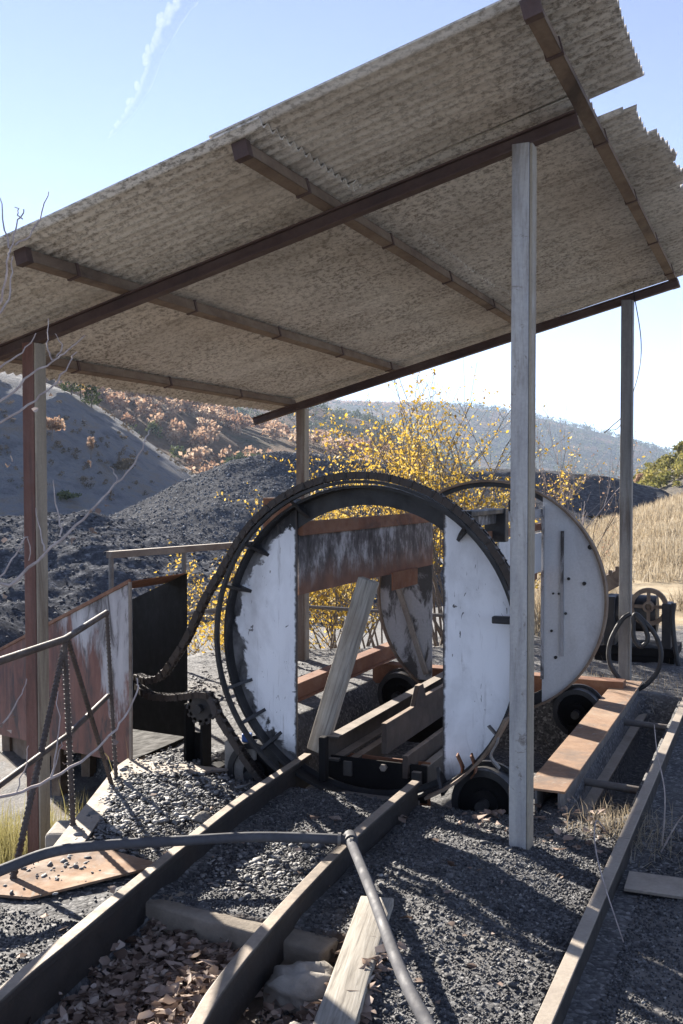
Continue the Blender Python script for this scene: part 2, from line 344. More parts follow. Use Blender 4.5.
def chutemat():
    m, nt = nodes('half_painted_chute_steel'); v = mapping(nt); vs = mapping(nt, (1, 1, .45)); s = nt.nodes.new('ShaderNodeSeparateXYZ'); nt.links.new(v, s.inputs[0])
    red = ramp(nt, noise(nt, vs, 5, 7, .7), [(.3, (.085, .04, .03)), (.5, (.17, .07, .05)), (.7, (.23, .115, .085))])
    grey = ramp(nt, noise(nt, vs, 4, 7, .7), [(.3, (.22, .21, .21)), (.5, (.38, .37, .375)), (.7, (.50, .49, .49))])
    h = mathn(nt, 'ADD', mathn(nt, 'ADD', mathn(nt, 'MULTIPLY', s.outputs[2], .7), mathn(nt, 'MULTIPLY', s.outputs[0], .22)), mathn(nt, 'MULTIPLY', noise(nt, vs, 4, 7, .7, .5), .9))
    c = mix(nt, ramp(nt, mathn(nt, 'ADD', h, .55), [(.42, (0, 0, 0)), (.54, (1, 1, 1))]), red, grey)
    c = mix(nt, ramp(nt, noise(nt, mapping(nt, (1, 1, .5), loc=(3, 3, 3)), 5, 7, .7, .8), [(.48, (0, 0, 0)), (.62, (.92,)*3)]), c, (.045, .036, .034))
    finish(nt, c, .7, 0, noise(nt, v, 50, 4), .25, .003); return m
M['chute'] = chutemat()
M['roof'] = roofmat()
def woodmat():
    m, nt = nodes('weathered_grey_wood'); v = mapping(nt, (14, 14, 14))
    at_ = nt.nodes.new('ShaderNodeAttribute'); at_.attribute_name = 'grain'
    gr = nt.nodes.new('ShaderNodeMapping'); gr.inputs['Scale'].default_value = (40, 2.2, 40); nt.links.new(at_.outputs['Vector'], gr.inputs[0])
    f = noise(nt, gr.outputs[0], 1.5, 6, .65, .6)
    c = ramp(nt, f, [(.3, (.13, .115, .095)), (.5, (.29, .265, .225)), (.72, (.40, .375, .33))])
    c = mix(nt, ramp(nt, noise(nt, v, .25, 5), [(.5, (0, 0, 0)), (.7, (.6, .6, .6))]), c, (.16, .12, .085))
    finish(nt, c, .85, 0, f, .5, .004, .25); return m
M['wood'] = woodmat()
def board(name, a, b, w, h, parent=None, up=(0, 0, 1), mat='wood', bevel=.006, sag=0):
    """a plank with lengthwise grain coordinates, slightly uneven edges"""
    a = Vector(a); b = Vector(b); d = b-a; L = d.length; d.normalize(); x = Vector(up).cross(d).normalized(); u = d.cross(x)
    n = 14; V = []; G = []; k = random.uniform(0, 50)
    for i in range(n+1):
        t = i/n; p = a+d*L*t+u*sag*math.sin(math.pi*t)
        for q in ((-1, -1), (1, -1), (1, 1), (-1, 1)):
            e = 1+.05*float(fbm(i*.6+q[0]*5, k+q[1]*3, 1, 2, 4)); V.append(p+x*q[0]*w/2*e+u*q[1]*h/2); G.append((q[0]*w/2, L*t, q[1]*h/2))
    F = []
    for i in range(n):
        for j in range(4): F.append((i*4+j, i*4+(j+1) % 4, i*4+4+(j+1) % 4, i*4+4+j))
    F += [(3, 2, 1, 0), (n*4, n*4+1, n*4+2, n*4+3)]
    me = raw_mesh(name, [tuple(v) for v in V], F); ga = me.attributes.new('grain', 'FLOAT_VECTOR', 'POINT'); ga.data.foreach_set('vector', np.array(G, np.float32).ravel()+k)
    bm = bmesh.new(); bm.from_mesh(me); bmesh.ops.recalc_face_normals(bm, faces=bm.faces); bm.to_mesh(me); bm.free()
    return link(name, me, M[mat], parent, False, bevel)

def concretemat(name='weathered_concrete', a=(.22, .20, .175), b=(.36, .33, .29)):
    m, nt = nodes(name); v = mapping(nt)
    c = ramp(nt, noise(nt, v, 5, 8, .7), [(.3, a), (.7, b)]); c = mix(nt, ramp(nt, noise(nt, v, 2.2, 6, .7), [(.5, (0, 0, 0)), (.7, (.8,)*3)]), c, (.08, .07, .06))
    finish(nt, c, .92, 0, noise(nt, v, 30, 6, .7), .6, .008, .2); return m
M['concrete'] = concretemat()
M['sleeper'] = concretemat('dusty_sleeper_wood', (.15, .125, .10), (.30, .26, .21))

def groundmat():
    m, nt = nodes('coal_gravel_ground'); v = mapping(nt)
    at_ = nt.nodes.new('ShaderNodeAttribute'); at_.attribute_name = 'tint'
    s = nt.nodes.new('ShaderNodeSeparateColor'); nt.links.new(at_.outputs['Color'], s.inputs[0])
    cell = nt.nodes.new('ShaderNodeTexVoronoi'); cell.inputs['Scale'].default_value = 70; nt.links.new(v, cell.inputs['Vector'])
    sc = nt.nodes.new('ShaderNodeSeparateColor'); nt.links.new(cell.outputs['Color'], sc.inputs[0])
    coal = ramp(nt, sc.outputs[0], [(.0, (.036, .036, .039)), (.6, (.085, .085, .088)), (.9, (.155, .155, .155)), (1, (.26, .255, .25))])
    coal = mix(nt, ramp(nt, noise(nt, v, 1.7, 6, .65), [(.45, (0, 0, 0)), (.7, (.7,)*3)]), coal, (.13, .125, .12))
    dust = ramp(nt, noise(nt, v, 14, 7, .7), [(.3, (.10, .092, .084)), (.7, (.20, .185, .168))])
    grass = ramp(nt, noise(nt, v, 3, 8, .75), [(.3, (.17, .125, .075)), (.5, (.33, .26, .16)), (.7, (.44, .36, .24))])
    soil = ramp(nt, noise(nt, v, 9, 7, .7), [(.3, (.035, .025, .018)), (.7, (.12, .085, .06))])
    nz = mathn(nt, 'MULTIPLY', mathn(nt, 'SUBTRACT', noise(nt, v, 4, 6, .7), .5), 1.2)
    def msk(o): return ramp(nt, mathn(nt, 'ADD', o, nz), [(.35, (0, 0, 0)), (.65, (1, 1, 1))])
    c = mix(nt, msk(s.outputs[1]), coal, dust); c = mix(nt, msk(s.outputs[2]), c, soil); c = mix(nt, msk(s.outputs[0]), c, grass)
    finish(nt, c, .9, 0, mathn(nt, 'ADD', mathn(nt, 'MULTIPLY', cell.outputs['Distance'], -.7), noise(nt, v, 25, 6, .7)), .45, .012, .3); return m
M['ground'] = groundmat()
def tintmat(name, stops, rough=.9, trans=None, bump=0, spec=.25):
    m, nt = nodes(name); a = nt.nodes.new('ShaderNodeAttribute'); a.attribute_name = 'tint'
    s = nt.nodes.new('ShaderNodeSeparateColor'); nt.links.new(a.outputs['Color'], s.inputs[0]); v = mapping(nt)
    c = ramp(nt, s.outputs[0], stops)
    finish(nt, c, rough, 0, noise(nt, v, bump, 4) if bump else None, .4, .006, spec, trans); return m
M['stone'] = tintmat('coal_stones', [(0, (.025, .025, .028)), (.5, (.08, .08, .083)), (.85, (.175, .173, .17)), (1, (.30, .29, .275))], .75, None, 60, .4)
M['heapstone'] = tintmat('spoil_heap_shale', [(0, (.03, .031, .036)), (.6, (.12, .123, .132)), (1, (.36, .362, .37))], .9, None, 6, .05)
M['shale'] = tintmat('grey_shale_stones', [(0, (.05, .051, .056)), (.6, (.16, .162, .168)), (1, (.34, .34, .34))], .9, None, 6, .05)
M['deadleaf'] = tintmat('fallen_brown_leaves', [(0, (.085, .055, .042)), (.35, (.21, .15, .118)), (.7, (.38, .295, .245)), (1, (.52, .44, .38))], .8, .15)
M['yellow'] = tintmat('yellow_autumn_leaves', [(0, (.16, .10, .03)), (.25, (.42, .27, .045)), (.7, (.58, .39, .06)), (1, (.62, .50, .20))], .6, .45)
M['orange'] = tintmat('russet_autumn_foliage', [(0, (.24, .13, .08)), (.5, (.40, .265, .175)), (1, (.52, .40, .29))], .8, .4)
M['dull'] = tintmat('dull_brown_scrub', [(0, (.06, .055, .04)), (.5, (.14, .11, .075)), (1, (.22, .17, .12))], .85, .2)
M['lime'] = tintmat('yellow_green_foliage', [(0, (.10, .10, .03)), (.5, (.22, .21, .06)), (1, (.36, .30, .10))], .8, .35)
M['green'] = tintmat('dark_green_needles', [(0, (.03, .045, .02)), (.6, (.07, .095, .035)), (1, (.15, .16, .055))], .8, .2)
M['drygrass'] = tintmat('dry_straw_grass', [(0, (.20, .155, .10)), (.5, (.33, .27, .185)), (1, (.48, .42, .32))], .8, .35)
M['olivegrass'] = tintmat('olive_dry_grass', [(0, (.15, .13, .05)), (.6, (.30, .27, .11)), (1, (.42, .37, .19))], .8, .35)
def barkmat(name, a, b):
    m, nt = nodes(name); v = mapping(nt); c = ramp(nt, noise(nt, v, 30, 5, .7), [(.3, a), (.7, b)]); finish(nt, c, .85, 0, noise(nt, v, 60, 4), .4, .003, .2); return m
M['bark'] = barkmat('grey_bark', (.11, .09, .075), (.24, .20, .165)); M['twig'] = barkmat('pale_twig_bark', (.26, .21, .19), (.46, .40, .37))

# ---------------------------------------------------------------- ground
RAILL = [(-2.40, 5.05), (-2.345, 4.18), (-2.266, 3.53), (-2.2, 3.03), (-2.14, 2.62), (-2.09, 2.29), (-1.9, 1.4)]
RAILR = [(-1.675, 4.80), (-1.661, 4.02), (-1.623, 3.43), (-1.575, 2.94), (-1.526, 2.6), (-1.47, 2.36), (-1.22, 1.4)]
def interp(tab, y):
    a = sorted((q[1], q[0]) for q in tab); return np.interp(y, [q[0] for q in a], [q[1] for q in a])
EDGE = [(-2.98, 1.0), (-2.95, 3.0), (-2.80, 3.43), (-3.36, 4.67), (-3.42, 5.44), (-4.3, 6.04), (-5.1, 6.58), (-5.1, 8.4), (-3.6, 9.2), (-2.4, 10)]
def gz(x, y):
    x = np.asarray(x, float); y = np.asarray(y, float)
    r = x*cT+y*sT; d = -x*sT+y*cT
    near = np.exp(-(np.maximum(d-9, 0)/6)**2)
    z = .018*fbm(x, y, 1.3, 4, 3)+.012*fbm(x, y, 9, 3, 5)*near
    L = interp(RAILL, y); Rr = interp(RAILR, y)
    # trough of dead leaves between and beside the rails in front of the sleeper
    tr = ss(L-.03, L+.03, x)*(1-ss(Rr+.16, Rr+.34, x))*(1-ss(3.17, 3.25, y))
    z = z-.115*tr-.02*ss(-2.3, -2.2, x)*(1-ss(-1.7, -1.6, x))*ss(3.4, 3.5, y)*(1-ss(4.6, 4.8, y))
    z = z+.05*np.exp(-(((x+1.15)/.3)**2+((y-3.95)/.5)**2))+.006*np.exp(-(((x+1.03)/.13)**2+((y-4.36)/.13)**2))
    # pit under the tippler
    pit = ss(-3.05, -2.9, x)*(1-ss(-1.17, -1.08, x))*ss(4.78, 4.92, y)*(1-ss(7.55, 7.75, y))
    z = z-.42*pit
    gap = ss(-.98, -.93, x)*(1-ss(-.72, -.67, x))*ss(4.95, 5.15, y)*(1-ss(7.6, 8.0, y)); z = z-.32*gap
    # lower path right of the long channel
    low = ss(-.655, -.61, x)*(1-ss(6.5, 9.5, y)); z = z-.035*low
    # drop on the left of the platform
    ex = interp(EDGE, np.clip(y, 1, 10)); drop = ss(0, .12, ex-x)*(1-ss(9.2, 10.5, y)*ss(-6, -2, x))
    z = z-.62*drop-.5*ss(.8, 3, ex-x)*(1-ss(8, 14, d))
    # beyond the shed: slow fall on the left, slow rise with dry grass on the right
    rr = r/np.maximum(d, 1)
    z = z+ss(10, 45, d)*(1.35*ss(.12, .34, rr)-.9*(1-ss(-.12, .12, rr)))+fbm(x, y, .09, 3, 8)*.25*ss(14, 40, d)
    z = z-6*ss(70, 300, d)*(1-ss(.05, .3, rr))
    return z
def axis(lo, f0, f1, hi, st, grow=1.055):
    c = list(np.arange(f0, f1+1e-6, st)); s = st
    while c[-1] < hi: s *= grow; c.append(c[-1]+s)
    s = st
    while c[0] > lo: s *= grow; c.insert(0, c[0]-s)
    return np.array(c)
gx = axis(-2600, -4.2, .3, 2600, .028); gy = axis(-300, 1.9, 8.2, 2900, .028)
GX, GY = np.meshgrid(gx, gy, indexing='ij'); GZ = gz(GX, GY)
rD = -GX*sT+GY*cT; rRr = (GX*cT+GY*sT)/np.maximum(rD, 1)
z_g = ss(10.0, 12.5, rD)*ss(.10, .2, rRr)*.9+ss(14, 30, rD)*(rRr < .1)*0
z_g = np.maximum(z_g, ss(60, 90, rD)*.7)
edgeX = interp(EDGE, np.clip(GY, 1, 10)); offp = ss(.05, .3, edgeX-GX)*(rD < 12)
z_d = .8*(1-ss(.3, 1.6, rD))+.62*np.exp(-(((GX+2.75)/.38)**2+((GY-3.9)/.75)**2))+.85*(np.exp(-(((GX-.25)/.75)**2+((GY-3.6)/2.4)**2)))*(GX > -.6)+.42*np.exp(-(((GX+1.05)/.4)**2+((GY-3.45)/.7)**2))+.6*np.exp(-(((GX+4.1)/.5)**2+((GY-6.8)/1.3)**2))+.5*offp+.35*np.exp(-(((GX+.2)/.6)**2+((GY-9.3)/1.5)**2))  # dust; the right path term also paints its sunlit patch paler
z_s = .8*ss(interp(RAILL, GY), interp(RAILL, GY)+.05, GX)*(1-ss(interp(RAILR, GY)+.2, interp(RAILR, GY)+.35, GX))*(1-ss(3.2, 3.3, GY))*(GY > 0)+.45*offp*(fbm(GX, GY, 1.2, 3, 12) > 0)
gc = np.stack([z_g, z_d, z_s, np.ones_like(z_g)], -1)  # pale dusty ground behind the camera is added to bounce light under the roof
gme = raw_mesh('ground', np.stack([GX, GY, GZ], -1).reshape(-1, 3), grid_faces(len(gx), len(gy)), gc.reshape(-1, 4))
struct(link('ground', gme, M['ground'], None, True))

# heaps and hills, laid out in metres right / ahead of the camera
def patch(name, r0, r1, d0, d1, nr, nd, hf, mat, colf=None, smooth=True, kind='structure', label=None, cat=None):
    rr, dd = np.meshgrid(np.linspace(r0, r1, nr), np.linspace(d0, d1, nd), indexing='ij'); zz = hf(rr, dd)
    V = np.stack([rr*cT-dd*sT, rr*sT+dd*cT, zz], -1).reshape(-1, 3)
    C = None
    if colf is not None:
        c = colf(rr, dd, zz); C = np.stack([c, c, c, np.ones_like(c)], -1).reshape(-1, 4)
    o = link(name, raw_mesh(name, V, grid_faces(nr, nd)[:, ::-1], C), mat, None, smooth); o['kind'] = kind; return o
def heapmat():
    m, nt = nodes('shale_heap'); v = mapping(nt)
    c = ramp(nt, noise(nt, v, 5, 8, .75), [(.3, (.045, .046, .051)), (.55, (.12, .122, .128)), (.75, (.24, .24, .243))])
    finish(nt, c, 1, 0, noise(nt, v, 3, 8, .75), 1, .18, .0); return m
M['heap'] = heapmat()
def h_spoil(r, d):
    prof = np.interp(r, [-13, -9.2, -4.2, -2.5, -1, 1, 5, 9, 14], [-1.6, .2, 2.55, 2.85, 2.8, 2.55, 1.6, .6, -1.6])
    f = np.interp(d, [27, 31, 38, 43, 50], [-1, .25, .98, 1, -.6]); z = -1.2+(prof+1.2)*np.clip(f, -.3, 1)
    return z+.16*fbm(r, d, .5, 4, 21)+.05*fbm(r, d, 2.6, 3, 22)
patch('spoil_heap', -13, 13, 27, 50, 240, 200, h_spoil, M['heap'])
def h_coal(r, d):
    z = -1.0+1.5*np.exp(-((d-22)/4.0)**2)*(.75+.35*fbm(r, d, .22, 3, 31))+.75*np.exp(-((d-14.5-.25*r)/1.7)**2)*ss(-2, -5, r)
    z = z+1.15*np.exp(-((d-24.5)/2.2)**2)*ss(-1.5, -5, r)*(.8+.35*fbm(r, d, .3, 2, 37))+.5*np.abs(fbm(r, d*.8, .35, 4, 33))+.15*fbm(r, d, 1.4, 4, 35)+.5*np.maximum(fbm(r*.7, d*1.4, .28, 3, 39), 0)
    return z-2.5*ss(1.5, 4, r)-1.2*(1-ss(9, 12, d))
def coalmat():
    m, nt = nodes('black_coal_painted_glints'); v = mapping(nt)
    c = ramp(nt, noise(nt, v, 7, 8, .75), [(.3, (.035, .037, .043)), (.52, (.10, .104, .115)), (.68, (.30, .305, .318))])  # pale bluish flecks paint in sun glints, as specular is off
    finish(nt, c, .85, 0, noise(nt, v, 6, 8, .75), 1, .14, .0); return m
M['coal'] = coalmat()
patch('coal_mounds', -16, 4, 9, 29, 300, 280, h_coal, M['coal'])
def h_black(r, d):
    prof = np.interp(r, [2, 5, 8.5, 11, 13.2, 15], [2.0, 2.4, 2.3, 2.1, 1.55, .6]); f = np.interp(d, [39, 42, 46, 51], [0, .9, 1, 0])
    return .4+(prof-.4)*f+.12*fbm(r, d, 1.2, 4, 41)
patch('black_heap', 0, 16, 39, 51, 160, 90, h_black, M['heap'])
def hillmat(name, stops, sc, bd):
    m, nt = nodes(name); v = mapping(nt); c = ramp(nt, noise(nt, v, sc, 8, .7), stops)
    finish(nt, c, .95, 0, noise(nt, v, sc*3, 8, .75), 1, bd, .1); return m
M['hill_grey'] = hillmat('grey_shale_slope', [(.3, (.15, .155, .175)), (.5, (.30, .305, .32)), (.66, (.34, .29, .235))], .35, 1.5)
M['hill_brown'] = hillmat('brown_wooded_slope', [(.35, (.05, .055, .03)), (.5, (.17, .105, .06)), (.65, (.26, .18, .11))], .03, 6)
M['hill_far'] = hillmat('far_wooded_slope', [(.38, (.03, .045, .035)), (.5, (.075, .07, .045)), (.62, (.24, .15, .085))], .012, 14)
def h_left(r, d):     # shaded slope on the left, ridge falling to the right
    ridge = np.interp(r, [-70, -45, -30, -25, -22, -14.8, -10, -4, 2], [19, 15.5, 11.8, 10.0, 8.1, 2.9, -.5, -3, -5]); f = ss(52, 94, d)*(1-.8*ss(96, 150, d))
    return -3+(ridge+3)*f+.5*fbm(r, d, .12, 5, 51)
patch('shale_slope', -75, 4, 48, 150, 200, 150, h_left, M['hill_grey'])
def h_mid(r, d):
    ridge = np.interp(r/d, [-.55, -.3, -.2, -.1, 0, .1, .3], [46, 42, 35, 21, 13, 5, -4]); f = ss(120, 330, d)*(1-ss(420, 560, d))
    return -8+(ridge+8)*f+1.6*fbm(r, d, .02, 4, 61)
patch('wooded_hillside', -300, 120, 115, 560, 160, 150, h_mid, M['hill_brown'])
def h_mid2(r, d):
    t = r/d; ridge = np.interp(t, [-.6, -.25, -.1, -.03, .03, .08, .13, .2], [52, 56, 53, 50, 40, 24, 8, -8]); f = ss(380, 640, d)*(1-ss(720, 950, d))
    return -8+(ridge+8)*f+4*fbm(r, d, .008, 4, 66)
patch('brown_hill', -520, 170, 380, 950, 170, 120, h_mid2, M['hill_brown'])
def h_far(r, d):
    t = r/d; ridge = np.interp(t, [-.7, -.3, -.1, .04, .13, .2, .26, .31, .36, .6], [150, 150, 138, 132, 124, 105, 82, 58, 38, 30]); f = ss(900, 1650, d)*(1-ss(1800, 2300, d))
    return -10+(ridge+10)*f+9*fbm(r, d, .0045, 5, 71)*f
patch('far_hills', -1600, 1300, 900, 2300, 260, 160, h_far, M['hill_far'])
def h_right(r, d):
    t = r/d; ridge = np.interp(t, [.2, .27, .30, .34, .40, .6], [-2, .2, 2.2, 4.2, 7, 12]); f = ss(52, 95, d)*(1-ss(110, 170, d))
    return -1.5+(ridge+1.5)*f+.5*fbm(r, d, .1, 4, 81)
M['hill_tan'] = hillmat('tan_bank', [(.3, (.10, .095, .09)), (.5, (.20, .18, .155)), (.68, (.30, .24, .165))], .3, 1.2)
patch('right_slope', 8, 110, 50, 170, 140, 100, h_right, M['hill_tan'])

# ---------------------------------------------------------------- shelter: posts, girders, purlins, corrugated sheets
SL = .2623; SLOPE = math.atan(SL)
def zr(x, off=0): return 3.05+(x+1.04)*SL+off             # underside of the girders
sh = thing('open_shelter', (-2.4, 6.3, 0), 'open steel shelter with sloping corrugated roof on four posts over the tippler', 'shelter')
def post(x, y, z0, mat, mat2, dx=0, w=.090):
    top = zr(x, .01); b = B()
    b.prism([(x-w/2, y-w/2, z0), (x+w/2-.014, y-w/2, z0), (x+w/2-.014, y-.034, z0), (x-w/2+.012, y-.034, z0), (x-w/2+.012, y+.034, z0), (x+w/2-.014, y+.034, z0), (x+w/2-.014, y+w/2, z0), (x-w/2, y+w/2, z0)], (dx, 0, top-z0))
    p = b.obj('post', mat, sh, bevel=.004)
    B().prism([(x+w/2-.013, y-w/2+.004, z0), (x+w/2, y-w/2+.004, z0), (x+w/2, y+w/2-.004, z0), (x+w/2-.013, y+w/2-.004, z0)], (dx, 0, top-z0-.004)).obj('cover_plate', mat2, p, bevel=.003)
    return p
post(-1.028, 4.345, -.12, M['post'], M['post_tan']); post(-1.11, 8.17, -.1, M['post_dark'], M['post_dark']); post(-3.69, 4.35, -.8, M['post_red'], M['post_tan'], -.01); post(-3.97, 8.25, -.3, M['post_rust'], M['post_tan'])
def girder(y, x0, x1, h=.066, w=.058):
    b = B(); a = Vector((x0, y, zr(x0, h/2))); c = Vector((x1, y, zr(x1, h/2))); nrm = Vector((-SL, 0, 1)).normalized()
    d = (c-a)
    b.beam(a, c, .010, h, nrm); b.beam(a+nrm*(h/2-.004), c+nrm*(h/2-.004), w, .009, nrm); b.beam(a-nrm*(h/2-.004), c-nrm*(h/2-.004), w, .009, nrm)
    return b.obj('girder', M['girder'], sh, bevel=.002)
girder(4.345, -4.5, -.80); girder(8.22, -4.46, -.74)
GH = .069
for i, (x, y0, y1) in enumerate([(-.79, 3.43, 8.60), (-1.95, 3.50, 8.32), (-3.09, 3.56, 8.46), (-4.10, 3.60, 8.32)]):
    b = B(); z = zr(x, GH+.030); q = Matrix.Rotation(-SLOPE, 3, 'Y')
    n = Vector((-SL, 0, 1)).normalized(); t = Vector((1, 0, SL)).normalized()
    a = Vector((x, y0, z)); c = Vector((x, y1, z))
    b.beam(a-t*.026, c-t*.026, .006, .058, n); b.beam(a+n*.026, c+n*.026, .058, .006, n); b.beam(a-n*.026, c-n*.026, .058, .006, n); b.beam(a+t*.026, c+t*.026, .006, .058, n)
    p = b.obj('purlin', M['purlin'], sh, bevel=.0015)
    for k, yy in enumerate(np.arange(y0+.35+.2*(i % 2), y1-.2, 1.05)):
        hk = B(); hk.box((x, yy, z-.001), (.070, .022, .068), q); ho = hk.obj('sheet_hook', M['girder'], p, bevel=.002)
    cap = B(); cap.beam(a+Vector((0, -.012, .0)), a+Vector((0, .03, 0)), .066, .07, n); cap.obj('end_cap', M['girder'], p, bevel=.002)
def sheet(x0, x1, y0, y1, lift=0, tilt=0, ragged=0, seed=0, cut=None):
    pitch = .076; A = .0125; ny = int((y1-y0)/pitch*8); nx = 25 if cut else 9
    ys = np.linspace(y0, y1, ny); u = np.linspace(0, 1, nx)
    U, Y = np.meshgrid(u, ys, indexing='ij')
    xr = x1+ragged*fbm(Y, Y*0+seed, 3.3, 3, 5)*2; X = x0+(xr-x0)*U
    Z = zr(X, GH+.06+.016+lift)+A*np.sin(2*np.pi*Y/pitch)+tilt*(Y-y0)*U+.006*fbm(X, Y, 1.1, 2, seed)
    V1 = np.stack([X, Y, Z], -1).reshape(-1, 3); V2 = V1+np.array([0, 0, .0075]); n1 = len(V1)
    F = grid_faces(nx, ny); idx = np.arange(n1).reshape(nx, ny); S = []
    for e in (idx[0], idx[-1][::-1], idx[:, 0][::-1], idx[:, -1]): S.append(np.stack([e[:-1], e[1:], e[1:]+n1, e[:-1]+n1], -1))
    F = np.concatenate([F[:, ::-1], F+n1]+S)
    if cut:                                                 # broken-off corner
        VA = np.concatenate([V1, V2]); c_ = VA[F].mean(1); F = F[~((c_[:, 0] > cut[0]+.05*fbm(c_[:, 1], c_[:, 1]*0, 6, 2, 3)) & (c_[:, 1] < cut[1]+.03*fbm(c_[:, 0], c_[:, 0]*0, 9, 2, 4)))]
    o = link('roof_sheet', raw_mesh('roof_sheet', np.concatenate([V1, V2]), F), M['roof'], sh, True)
    o.data.set_sharp_from_angle(angle=R(50)); return o
cov = .876
for c in range(6):
    y0 = 3.44+c*cov; y1 = min(y0+cov+.075, 8.56); l = .006*(c % 2)
    sheet(-4.47+.01*((c*7) % 3), -1.84+.012*((c*5) % 3), y0, y1, l, 0, 0, c)
ends = [(-.56, .0), (-.60, .03), (-.545, .04), (-.55, .02), (-.57, .015), (-.55, .02)]
for c in range(6):
    y0 = 3.44+c*cov; y1 = min(y0+cov+.075, 8.56); l = .010+.004*(c % 2)
    if c == 0: sheet(-2.06, ends[c][0], y0, y1+.20, l+.004, .035, .004, 20+c)
    elif c == 1: sheet(-2.06, ends[c][0], y0+.10, y1, l-.004, 0, ends[c][1], 20+c, (-.77, 4.74))
    else: sheet(-2.06, ends[c][0], y0, y1, l, 0, ends[c][1], 20+c)

# ---------------------------------------------------------------- rotary tippler
tp = thing('rotary_tippler', (CX, 6.08, -.08), 'rusty rotary wagon tippler with two big white-painted discs under the shelter', 'wagon tippler')
RD = .828; RR = .862; CXR = CX+.012; YF, YR = 4.915, 7.25
def seg_plate(name, parent, y, t, xa, xb, r, mat, z0=None, z1=None, n=40, cx=CX):
    """slice of a disc between two vertical lines"""
    def zc(x): return math.sqrt(max(r*r-(x-cx)**2, 0))
    xs = np.linspace(xa, xb, n); top = [(x, CZ+zc(x)) for x in xs]; bot = [(x, CZ-zc(x)) for x in xs[::-1]]
    pts = []
    for (x, z) in top+bot:
        if z1 is not None: z = min(z, z1)
        if z0 is not None: z = max(z, z0)
        if pts and abs(pts[-1][0]-x) < 1e-6 and abs(pts[-1][2]-z) < 1e-6: continue
        pts.append((x, y, z))
    if (Vector(pts[0])-Vector(pts[-1])).length < 1e-5: pts.pop()
    return B().prism(pts, (0, t, 0)).obj(name, mat, parent)
# front disc
fd = seg_plate('front_disc_plate', tp, YF, .012, CX-RD+.006, -2.402, RD-.004, M['disc_left'], 0.06)
fd['label'] = 'left plate of the front disc, white paint with black grease creeping in from the rim'
rp = seg_plate('front_disc_plate', tp, YF, .012, -1.572, CX+RD-.006, RD-.004, M['disc_right'], -.03)
rp['label'] = 'right plate of the front disc, pale grey white and mostly clean'
B().ring((CX, CZ), .722, RD-.006, YF+.014, YF+.024, 50, 135, 36).obj('arch_plate', M['dark'], tp)
B().ring((CX, CZ), .785, RD-.006, YF+.014, YF+.024, 226, 312, 36).obj('arch_plate', M['dark'], tp)
B().ring((CX, CZ), RD-.014, RD, YF-.075, YF+.03, 0, 360, 96).obj('rim', M['dark'], tp, True)
hoop = B().ring((CX, CZ), RD+.010, RD+.026, YF-.135, YF-.100, 22, 240, 80).obj('chain_hoop', M['dark'], tp, True)
for a in (48, 118, 143, 161, 200, 214, 226, 302):
    ca, sa = math.cos(R(a)), math.sin(R(a)); er = Vector((ca, 0, sa)); c = Vector((CX, 0, CZ))
    p0 = c+er*(RD-.095)+Vector((0, YF, 0)); p1 = c+er*(RD+.02)+Vector((0, YF, 0)); p2 = c+er*(RD+.03)+Vector((0, YF-.12, 0)); p3 = c+er*(RD-.05)+Vector((0, YF-.06, 0))
    et = Vector((-sa, 0, ca)); B().prism([p0-et*.009, p1-et*.009, p2-et*.009, p3-et*.009], et*.018).obj('gusset', M['dark'], tp)
B().ring((CX, CZ), RD-.002, RD+.012, YF-.14, YF-.03, 296, 338, 24).obj('guard_strip', M['purlin'], tp, True)
# torn strips of bent bar at the lower right of the front rim
for k, pts in enumerate([[(-1.30, 4.80, .42), (-1.25, 4.79, .36), (-1.28, 4.77, .28), (-1.24, 4.78, .22)], [(-1.45, 4.86, .16), (-1.44, 4.82, .2), (-1.46, 4.8, .26)], [(-1.40, 4.86, .14), (-1.37, 4.82, .19), (-1.385, 4.79, .27)]]):
    B().sweep(spline(pts, 5), [(-.004, -.016), (.004, -.016), (.004, .016), (-.004, .016)], (0, 1, 0)).obj('bent_strip', M['rust' if k else 'pipe'], tp)
# rear disc
rd = seg_plate('rear_disc_plate', tp, YR, .012, CXR-RR+.006, -2.407, RR-.004, M['grey_plate'], .12, cx=CXR); rd['label'] = 'left plate of the rear disc, grey with dark coal streaks'
rr_ = seg_plate('rear_disc_plate', tp, YR, .012, -1.569, CXR+RR-.006, RR-.004, M['white'], -.03, cx=CXR); rr_['label'] = 'right plate of the rear disc, pale grey with small dents'
for (x, z, r) in [(-1.23, 1.16, .018), (-1.38, .93, .011), (-1.27, .90, .014), (-1.40, .68, .010), (-1.50, .55, .010), (-1.47, .36, .012), (-1.45, .82, .008), (-1.49, .82, .008)]:
    B().cyl((x, YR+.001, z), (x, YR-.012, z), r, 10).obj('bolt_head', M['dark'], rr_)
for x in (-1.566, -1.425): B().box((x, YR-.012, CZ+.05), (.02, .02, 1.25 if x < -1.5 else .9)).obj('stiffener', M['grey_plate'], rr_)
B().ring((CXR, CZ), RR-.012, RR+.004, YR-.03, YR+.06, 0, 360, 96).obj('rim', M['purlin'], tp, True)
B().ring((CXR, CZ), .815, RR-.006, YR+.014, YR+.024, 50, 125, 30).obj('arch_plate', M['dark'], tp)
B().ring((CXR, CZ), .77, RR-.006, YR+.014, YR+.024, 226, 312, 36).obj('arch_plate', M['dark'], tp)
